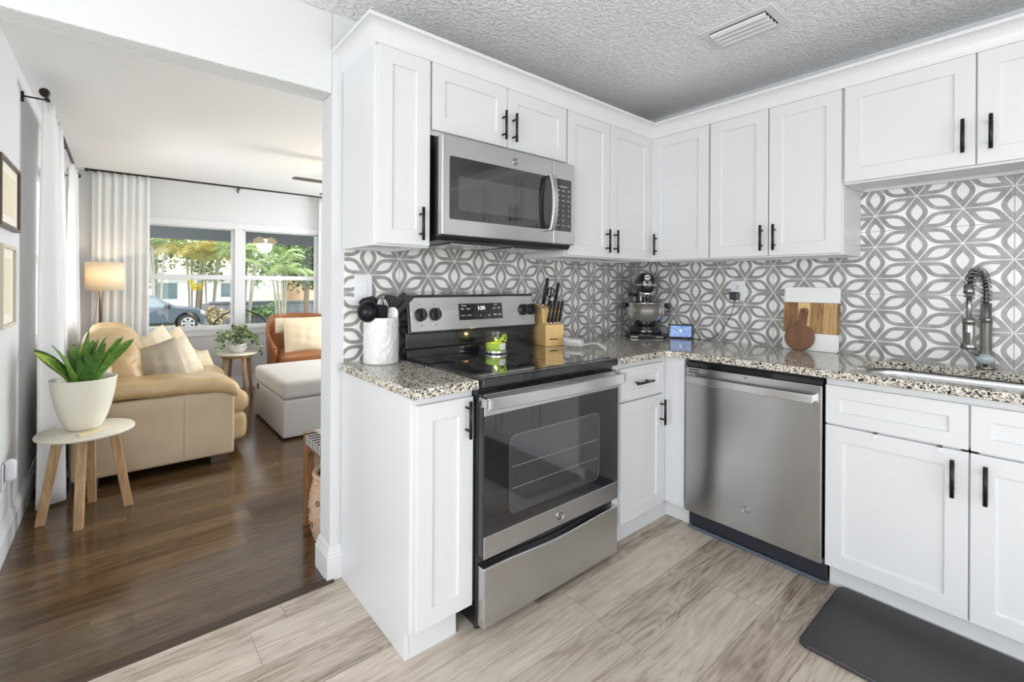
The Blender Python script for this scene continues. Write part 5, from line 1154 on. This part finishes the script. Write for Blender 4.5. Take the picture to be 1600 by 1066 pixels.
vines = [(-2.6, .24, .17, -.02), (-2.2, .18, .22, .1), (.2, .14, .20, .08), (.9, .10, .24, .2), (-.2, .25, .10, -.12), (-.5, .22, .12, -.03), (-1.3, .17, .14, .0), (2.5, .22, .14, .04), (3.0, .16, .2, .14), (1.6, .1, .24, .2), (-1.0, .10, .26, .22), (-1.9, .15, .12, .02), (0, .17, .14, .0), (-.7, .14, .2, .1), (-2.9, .18, .10, -.04)]
for (a, rad, hh, end) in vines:
    c0 = Vector((qx, qy, .58)); dd_ = Vector((math.cos(a), math.sin(a), 0)); pts = smooth([c0, c0 + dd_ * rad * .35 + Vector((0, 0, hh * .75)), c0 + dd_ * rad * .75 + Vector((0, 0, hh * .6)), c0 + dd_ * rad + Vector((0, 0, end))], 5); st.tube(pts, .0022, 5)
    for i in range(3, len(pts), 1):
        for _ in range(2):
            d = Vector((rnd.uniform(-1, 1), rnd.uniform(-1, 1), rnd.uniform(-.6, .5))); vineleaf(lv[0 if rnd.random() < .62 else 1], pts[i] + d * .008, d, Vector((rnd.uniform(-.5, .3), -.7, 1)), rnd.uniform(.026, .046))
st.build('stems', M['trunk'], t); 
for q, nm in ((0, 'vine'), (1, 'vine_pale')): lv[q].build('foliage', M[nm], t, recalc=False)
# ================================================================== BENCH AND BASKET BEHIND THE WALL
t = thing('bench', 'wooden bench with woven grey strap seat just behind the kitchen wall', 'bench', (1.2, 2.33, 0)); bx0, bx1, by0, by1 = .742, 1.75, 2.118, 2.528
for lx in (bx0, bx1 - .042):
    for ly in (by0, by1 - .042): MB().prism([(lx, 0), (lx + .042, 0), (lx + .042, .48), (lx, .48)], 'y', ly, ly + .042).build('leg', M['bench_wood'], t, bevel=.004)
mb = MB()
for lx in (bx0 + .006, bx1 - .036): mb.prism([(by0 + .042, .468), (by1 - .042, .468), (by1 - .042, .355), (by1 - .075, .395), (by1 - .13, .408), (by0 + .13, .408), (by0 + .075, .395), (by0 + .042, .355)], 'x', lx, lx + .030)
for ly in (by0 + .006, by1 - .036): mb.box((bx0 + .042, ly, .41), (bx1 - .042, ly + .030, .468))
mb.build('rails', M['bench_wood'], t, bevel=.004)
mb = MB(); n_ = 8; w_ = (by1 - by0 - .10) / n_; mk = MB()
for i in range(n_ + 1): y = by0 + .05 + i * w_; mk.box((bx0 - .0056, y - .0022, .428), (bx1 + .004, y + .0022, .4792)) if i % 1 == 0 else None
mk.build('strap_edges', M['mark_black'], t)
for i in range(n_):
    y = by0 + .05 + i * w_
    mb.box((bx0 - .002, y + .003, .4685), (bx1 + .002, y + w_ - .003, .4745)); mb.box((bx0 - .005, y + .003, .43), (bx0 - .0005, y + w_ - .003, .4745))
for i in range(20):
    x = bx0 + .05 + i * .0455
    mb.box((x + .003, by0 + .002, .4748 if i % 2 else .4752), (x + .038, by1 - .002, .4788))
mb.build('woven_straps', M['strap'], t, bevel=.001)
MB().box((bx0 + .02, by0 + .02, .462), (bx1 - .02, by1 - .02, .4682)).build('seat_backing', M['mark_black'], t)
t = thing('woven_basket', 'tan woven basket with a cloth inside on the floor under the bench', 'basket', (.880, 2.315, 0))
bx, by = .880, 2.315
mb = MB(); vs = []; n = 64; zs = [.31 * i / 30 for i in range(31)]
for i, z in enumerate(zs):
    for k in range(n):
        a = 2 * PI * k / n; r = .118 + .048 * math.sin(PI * (z + .06) / .42) + .0035 * (1 if (k // 2 + i) % 2 else -1); vs.append((bx + r * math.cos(a), by + r * math.sin(a), z))
mb.add(vs, [(i * n + k, i * n + (k + 1) % n, (i + 1) * n + (k + 1) % n, (i + 1) * n + k) for i in range(30) for k in range(n)] + [tuple(range(n))[::-1]], True); mb.build('basket_body', M['wicker'], t, solid=.004)
mb = MB(); mb.tube([(bx + .140 * math.cos(2 * PI * k / 40), by + .140 * math.sin(2 * PI * k / 40), .312) for k in range(41)], .013, 8); mb.build('rolled_rim', M['wicker'], t)
mb = MB()
for a in range(10):
    for z in (.10, .16, .21):
        q = 2 * PI * a / 10 + z * 8; rr_ = .128 + .048 * math.sin(PI * (z + .06) / .42); c = Vector((bx + rr_ * math.cos(q), by + rr_ * math.sin(q), z)); e1 = Vector((-math.sin(q), math.cos(q), 0)); mb.tube([c + e1 * .011 * math.cos(p_) + Vector((0, 0, .011 * math.sin(p_))) for p_ in [2 * PI * i / 14 for i in range(15)]], .002, 5)
mb.build('dark_stitching', M['lamp_stem'], t)
cl = MB(); rnd = random.Random(3); cl.grid(lambda u, v: (bx + (u - .5) * .22, by + (v - .5) * .22, .325 + .035 * math.sin(u * 9 + 2) * math.sin(v * 8) - .25 * ((u - .5) ** 2 + (v - .5) ** 2)), 20, 20)
tag(cl.build('folded_blanket', M['plaid'], None, solid=.008, origin=True), 'grey folded cloth stuffed inside the woven basket', 'blanket')
# ================================================================== CEILING FAN
hx, hy = 1.82, 4.30
t = thing('ceiling_fan', 'ceiling fan with dark blades and amber glass lights in the living room', 'ceiling fan', (hx, hy, 2.38))
mb = MB(); mb.lathe([(0, 0), (.07, 0), (.06, -.04), (.012, -.05), (.012, -.14), (.05, -.15), (.10, -.17), (.105, -.24), (.06, -.27), (.05, -.30), (0, -.30)], (hx, hy, 2.3795), 28); mb.build('motor_housing', M['bronze'], t)
for k in range(5):
    a = PI + 2 * PI * k / 5; dx, dy = math.cos(a), math.sin(a); s_ = Vector((-dy, dx, 0)); P = []
    for r, w_ in ((.14, .025), (.22, .042), (.55, .048), (.64, .042), (.66, .025)):
        for d in (-1, 1): P.append((r, d * w_))
    out = [(r, -w_) for r, w_ in ((.14, .025), (.22, .042), (.55, .048), (.64, .042), (.66, .025))] + [(r, w_) for r, w_ in ((.66, .025), (.64, .042), (.55, .048), (.22, .042), (.14, .025))]
    n = len(out); vs = [Vector((hx + dx * r, hy + dy * r, 2.172 + z)) + s_ * q + Vector((0, 0, q * .02)) for z in (0, .006) for r, q in out]
    MB().add(vs, [tuple(range(n))[::-1], tuple(range(n, 2 * n))] + [(i, (i + 1) % n, n + (i + 1) % n, n + i) for i in range(n)]).build('blade', M['dark_blade'], t)
    MB().tube([(hx + dx * .07, hy + dy * .07, 2.16), (hx + dx * .17, hy + dy * .17, 2.171)], .010, 8).build('blade_arm', M['bronze'], t)
for k in range(4):
    a = PI / 4 + PI / 2 * k; c = (hx + .125 * math.cos(a), hy + .125 * math.sin(a), 1.90); fit = MB().tube([(hx, hy, 2.085), (hx + .10 * math.cos(a), hy + .10 * math.sin(a), 2.06), (c[0], c[1], 2.00)], .010, 8).build('light_arm', M['bronze'], t)
    MB().lathe([(.072, 0), (.070, .02), (.058, .055), (.035, .085), (.018, .10), (0, .10)], c, 24).build('glass_shade', M['lamp_glass'], fit, solid=.002)
l = bpy.data.lights.new('fan_light', 'POINT'); l.energy = 20; l.color = (1, .94, .85); l.shadow_soft_size = .12; lo = bpy.data.objects.new('fan_light', l); C.objects.link(lo); lo.location = (hx, hy, 1.86)
# ================================================================== OUTSIDE
struct('ground', MB().add([(-60, 6.5, -.70), (80, 6.5, -.70), (80, 90, -.70), (-60, 90, -.70)], [(0, 1, 2, 3)]), M['lawn'])
struct('porch_floor', MB().box((-2, 6.42, -.30), (5, 9.3, -.10)), mat('porch concrete', (.40, .41, .42), .8))
struct('porch_beam', MB().box((-3, 9.0, 1.955), (6, 9.15, 2.455)), M['beam'])
# wire patio chair on the porch
t = thing('patio_chair', 'black wire patio chair with a rounded back outside the front windows', 'chair', (1.43, 8.3, -.10))
cx_, cy_ = 1.43, 8.0; mb = MB()
def arcpt(q, r=1.0): return Vector((cx_ + .42 * r * math.cos(q), cy_ + .12 * math.sin(q), .42 + .41 * r * math.sin(q)))
mb.tube([arcpt(PI * i / 32) for i in range(33)], .011, 8); mb.build('back_hoop', M['black_plastic'], t)
mb = MB()
for i in range(1, 20):
    q = PI * i / 20; mb.tube([arcpt(q), Vector((cx_ + .30 * math.cos(q), cy_ + .05, .35))], .0035, 5)
mb.build('back_wires', M['black_plastic'], t)
mb = MB(); mb.lathe([(0, .30), (.30, .30), (.34, .33), (.35, .345), (.33, .335), (0, .31)], (cx_, cy_ + .32, 0), 28); mb.build('seat', M['black_plastic'], t)
for a in (45, 135, 225, 315): MB().tube([(cx_ + .22 * math.cos(math.radians(a)), cy_ + .32 + .22 * math.sin(math.radians(a)), .31), (cx_ + .30 * math.cos(math.radians(a)), cy_ + .32 + .30 * math.sin(math.radians(a)), -.10)], .010, 8).build('leg', M['black_plastic'], t)
# parked car
t = thing('car', 'slate blue car parked beyond the porch outside the left window', 'car', (.6, 22.9, -.70)); yc0, yc1 = 22.0, 23.8
side = [(2.60, -.42), (2.64, -.25), (2.63, -.02), (2.54, .17), (2.30, .235), (1.74, .29), (1.05, .70), (.85, .76), (-.6, .80), (-1.35, .74), (-1.9, .30), (-2.05, .24), (-2.10, -.10), (-2.06, -.42)]
def wheelarch(xc):
    return [(xc + .42 * math.cos(a), -.36 + .42 * math.sin(a)) for a in [PI - PI * i / 12 for i in range(13)]]
poly = side + [p for p in wheelarch(-1.15)] + [(p[0], p[1]) for p in wheelarch(2.08 - .02)]
poly = side + [(-1.57, -.42)] + wheelarch(-1.15)[1:-1] + [(-.73, -.42), (1.62, -.42)] + wheelarch(2.06)[1:-1] + [(2.48, -.42)]
mb = MB(); mb.prism(poly, 'y', yc0, yc1); mb.v = [(x, y + (.16 * max(0, (z - .25) / .5) if y < 22.9 else -.16 * max(0, (z - .25) / .5)), z) for x, y, z in mb.v]
mb.build('body', M['truck'], t, bevel=.05, seg=3)
def yg(z): return yc0 + .16 * max(0, (z - .25) / .5) - .012
for nm, pp in (('front_window', [(.10, .30), (1.42, .30), (1.02, .63), (.80, .68), (.10, .70)]), ('rear_window', [(-1.5, .34), (.02, .30), (.02, .70), (-1.15, .68)])):
    k = len(pp); MB().add([(x, yg(z) + d, z) for d in (0, .02) for x, z in pp], [tuple(range(k)), tuple(range(k, 2 * k))[::-1]] + [(i, (i + 1) % k, k + (i + 1) % k, k + i) for i in range(k)]).build(nm, M['car_glass'], t)
mb = MB(); mb.rbox((1.40, yc0 - .08, .33), (.10, .09, .075), .05, 3); mb.build('side_mirror', M['black_plastic'], t)
mb = MB(); mb.prism([(2.50, -.02), (2.645, -.04), (2.60, .12), (2.46, .15)], 'y', yc0 - .004, yc0 + .25); mb.build('headlight', M['chrome'], t, bevel=.01)
mb = MB(); mb.box((-.72, yc0 - .02, -.40), (1.60, yc0 + .03, -.30)); mb.build('side_sill', M['black_plastic'], t, bevel=.01)
for xc in (2.06, -1.15):
    for yw in (yc0 - .01, yc1 - .21):
        wh = MB().tube([(xc, yw, -.36), (xc, yw + .22, -.36)], .34, 36).build('wheel', M['tyre'], t, bevel=.03)
        mb = MB(); yy = yw - .006
        for k in range(6):
            a = 2 * PI * k / 6; e = Vector((math.cos(a), 0, math.sin(a))); f_ = Vector((-math.sin(a), 0, math.cos(a))); c = Vector((xc, yy, -.36)); mb.add([c + e * .04 - f_ * .03, c + e * .04 + f_ * .03, c + e * .205 + f_ * .048, c + e * .205 - f_ * .048] + [c + Vector((0, .02, 0)) + q for q in (e * .04 - f_ * .03, e * .04 + f_ * .03, e * .205 + f_ * .048, e * .205 - f_ * .048)], [(0, 1, 2, 3), (4, 7, 6, 5), (0, 4, 5, 1), (1, 5, 6, 2), (2, 6, 7, 3), (3, 7, 4, 0)])
        mb.tube([(xc, yy, -.36), (xc, yy + .02, -.36)], .06, 20); mb.tube([(xc + .215 * math.cos(2 * PI * k / 32), yy + .005, -.36 + .215 * math.sin(2 * PI * k / 32)) for k in range(33)], .018, 6); mb.build('rim', M['rim'], wh)
# block wall across the yard, neighbours' houses
t = thing('yard_wall', 'grey block garden wall across the yard seen through the right window', 'wall', (8.5, 25.3, -.70))
MB().box((2.9, 25.2, -.70), (14, 25.45, .28)).build('blocks', M['fence'], t); MB().box((3.2, 25.1, .28), (14, 25.55, .36)).build('coping', M['beam'], t)
def house(label, x0, x1, y0, y1, zt, wm, wins, ridge=1.6):
    t = thing('house', label, 'house', ((x0 + x1) / 2, (y0 + y1) / 2, -.70)); MB().box((x0, y0, -.70), (x1, y1, zt)).build('walls', wm, t)
    MB().prism([(y0 - .5, zt), (y1 + .5, zt), ((y0 + y1) / 2, zt + ridge)], 'x', x0 - .5, x1 + .5).build('roof', M['roof_tan'], t)
    for (a, b, c, d) in wins:
        f_ = MB().box((a - .08, y0 - .04, c - .08), (b + .08, y0 + .02, d + .08)).build('window_frame', M['trim'], t); MB().box((a, y0 - .05, c), (b, y0 - .035, d)).build('window_glass', M['house_glass'], f_)
house('white stucco house across the street behind the palms', -5, 7.8, 36, 44, 1.75, M['house_white'], [(1.5, 2.8, .2, 1.2), (5.2, 6.4, .3, 1.2)])
house('peach stucco house across the street behind the garden wall', 10.0, 17, 33, 40, 1.9, M['house_tan'], [(11.0, 12.0, .2, 1.2), (13.6, 13.8, .2, 1.2)])
# palms: clusters of thin stems with arching fronds
def palm(label, x, y, stems, zbase, ztop, fr, L_, m, seed, group=None, tr=.035):
    t = thing('palm_tree', label, 'palm', (x, y, zbase), 0, group); rn = random.Random(seed)
    for s_ in range(stems):
        a = rn.uniform(0, 6.28); sp_ = rn.uniform(.1, .45); h = ztop * rn.uniform(.75, 1.05); b0 = Vector((x + .18 * math.cos(a), y + .12 * math.sin(a), zbase)); tp = b0 + Vector((sp_ * math.cos(a), sp_ * .5 * math.sin(a), h - zbase)); md = b0.lerp(tp, .5) + Vector((-.06 * math.cos(a), 0, 0))
        MB().tube(smooth([b0, md, tp], 5), [tr * 1.3] + [tr] * 10, 7).build('stem', M['trunk'], t)
        mb = MB()
        for k in range(fr):
            fa = rn.uniform(0, 6.28); el = rn.uniform(.35, 1.25); d = Vector((math.cos(fa), math.sin(fa), 0)); ln = L_ * rn.uniform(.75, 1.1); pts = []; c = tp.copy(); n = 9
            for i in range(n + 1):
                u = i / n; e = el - 1.9 * u * u; tv = d * math.cos(e) + Vector((0, 0, 1)) * math.sin(e)
                if i: c = c + tv * (ln / n)
                pts.append((c.copy(), tv.copy()))
            mb.tube([p for p, _ in pts], .008, 4)
            sd = Vector((-d.y, d.x, 0))
            for i in range(1, n * 2 + 1):
                q = i / 2; i0 = min(int(q), n - 1); p = pts[i0][0].lerp(pts[i0 + 1][0], q - i0); tv = pts[i0][1]; ll = ln * .30 * math.sin(PI * min(1, .15 + .85 * q / n)) + .05
                for sg in (-1, 1):
                    tip = p + (sd * sg * .75 + tv * .55 + Vector((0, 0, -.45))).normalized() * ll; wv_ = tv * .018; mid = p.lerp(tip, .45) + Vector((0, 0, .03)); mb.add([p - wv_, mid - wv_ * 1.3, tip, mid + wv_ * 1.3], [(0, 1, 2, 3)])
        mb.build('fronds', m, t, recalc=False)
palm('green palm clump behind the parked car at the far left of the window view', 1.3, 26.0, 3, -.70, 3.3, 8, 2.6, M['frond'], 21, tr=.045)
palm('golden green palm behind the car hood in the left window view', 2.7, 26.8, 4, -.70, 3.0, 9, 2.4, M['frond_gold'], 22, tr=.045)
palm('green palm beside the yellow flowering shrub in the left window view', 3.5, 27.6, 3, -.70, 3.2, 9, 2.4, M['frond'], 41, tr=.045)
palm('green palm beside the mullion in the left window view', 4.5, 24.3, 4, -.70, 2.7, 8, 2.2, M['frond'], 23, tr=.04)
palm('multi-stemmed palm at the left of the right window view', 4.15, 16.4, 8, -.70, 1.9, 2, 1.3, M['frond'], 24, tr=.026)
def foliage(name, label, cat, c, R_, n, m, seed, trunk=None, leaf=.12, flat=1.0):
    t = thing(name, label, cat, (c[0], c[1], -.70)); rn = random.Random(seed); mb = MB(); lumps = [(Vector((rn.gauss(0, .42) * R_[0], rn.gauss(0, .42) * R_[1], rn.gauss(0, .42) * R_[2])), rn.uniform(.35, .6)) for _ in range(9)]
    for i in range(n):
        lc, lr = rn.choice(lumps); d = Vector((rn.gauss(0, 1), rn.gauss(0, 1), rn.gauss(0, 1))).normalized(); r = lr * rn.random() ** .35
        p = Vector(c) + lc + Vector((d.x * R_[0] * r, d.y * R_[1] * r, d.z * R_[2] * r)); s_ = leaf * rn.uniform(.6, 1.3); a = Vector((rn.gauss(0, 1), rn.gauss(0, 1), rn.gauss(0, .6))).normalized(); b = a.cross(d + Vector((.1, .2, .3))).normalized()
        mb.add([p - a * s_, p + b * s_ * .4, p + a * s_, p - b * s_ * .4], [(0, 1, 2, 3)])
    mb.build('foliage', m, t, recalc=False)
    if trunk: MB().tube([(c[0], c[1], -.70), (c[0] + .1, c[1], c[2])], trunk, 8).build('trunk', M['bark'], t)
    return t
foliage('leafy_tree', 'dense dark green tree filling the right window view', 'tree', (5.5, 18.6, 2.35), (2.3, 1.1, 1.45), 5200, M['bush'], 31, .10, .11)
foliage('leafy_tree', 'pale green tree at the top right of the right window view', 'tree', (7.2, 22.5, 2.3), (1.8, 1.2, 1.5), 2600, M['bush_pale'], 32, .10, .13)
foliage('leafy_tree', 'dark tree at the far left behind the palms in the left window view', 'tree', (1.4, 31.0, 3.2), (1.8, .9, 1.6), 900, M['bush'], 33, .08, .16)
foliage('leafy_tree', 'sage green tree behind the palms next to the window mullion', 'tree', (5.6, 30.5, 3.2), (1.8, .9, 1.6), 900, M['bush_pale'], 34, .08, .16)
foliage('leafy_tree', 'pale tree low behind the palms in the middle of the left window view', 'tree', (3.6, 32.0, 2.7), (2.0, .9, 1.3), 900, M['bush_pale'], 42, .07, .16)
foliage('shrub', 'low green shrub in front of the garden wall', 'shrub', (5.4, 24.6, -.1), (.7, .35, .5), 700, M['bush_pale'], 35, None, .10)
foliage('flowering_shrub', 'yellow flowering shrub behind the parked car', 'shrub', (2.75, 26.5, 1.15), (.30, .2, .35), 260, M['bush_yellow'], 36, .03, .07)
foliage('shrub', 'dry ornamental grass tuft in front of the parked car', 'shrub', (3.15, 23.2, -.2), (.35, .25, .5), 500, mat('dry grass', (.50, .42, .25), .8), 37, None, .13)
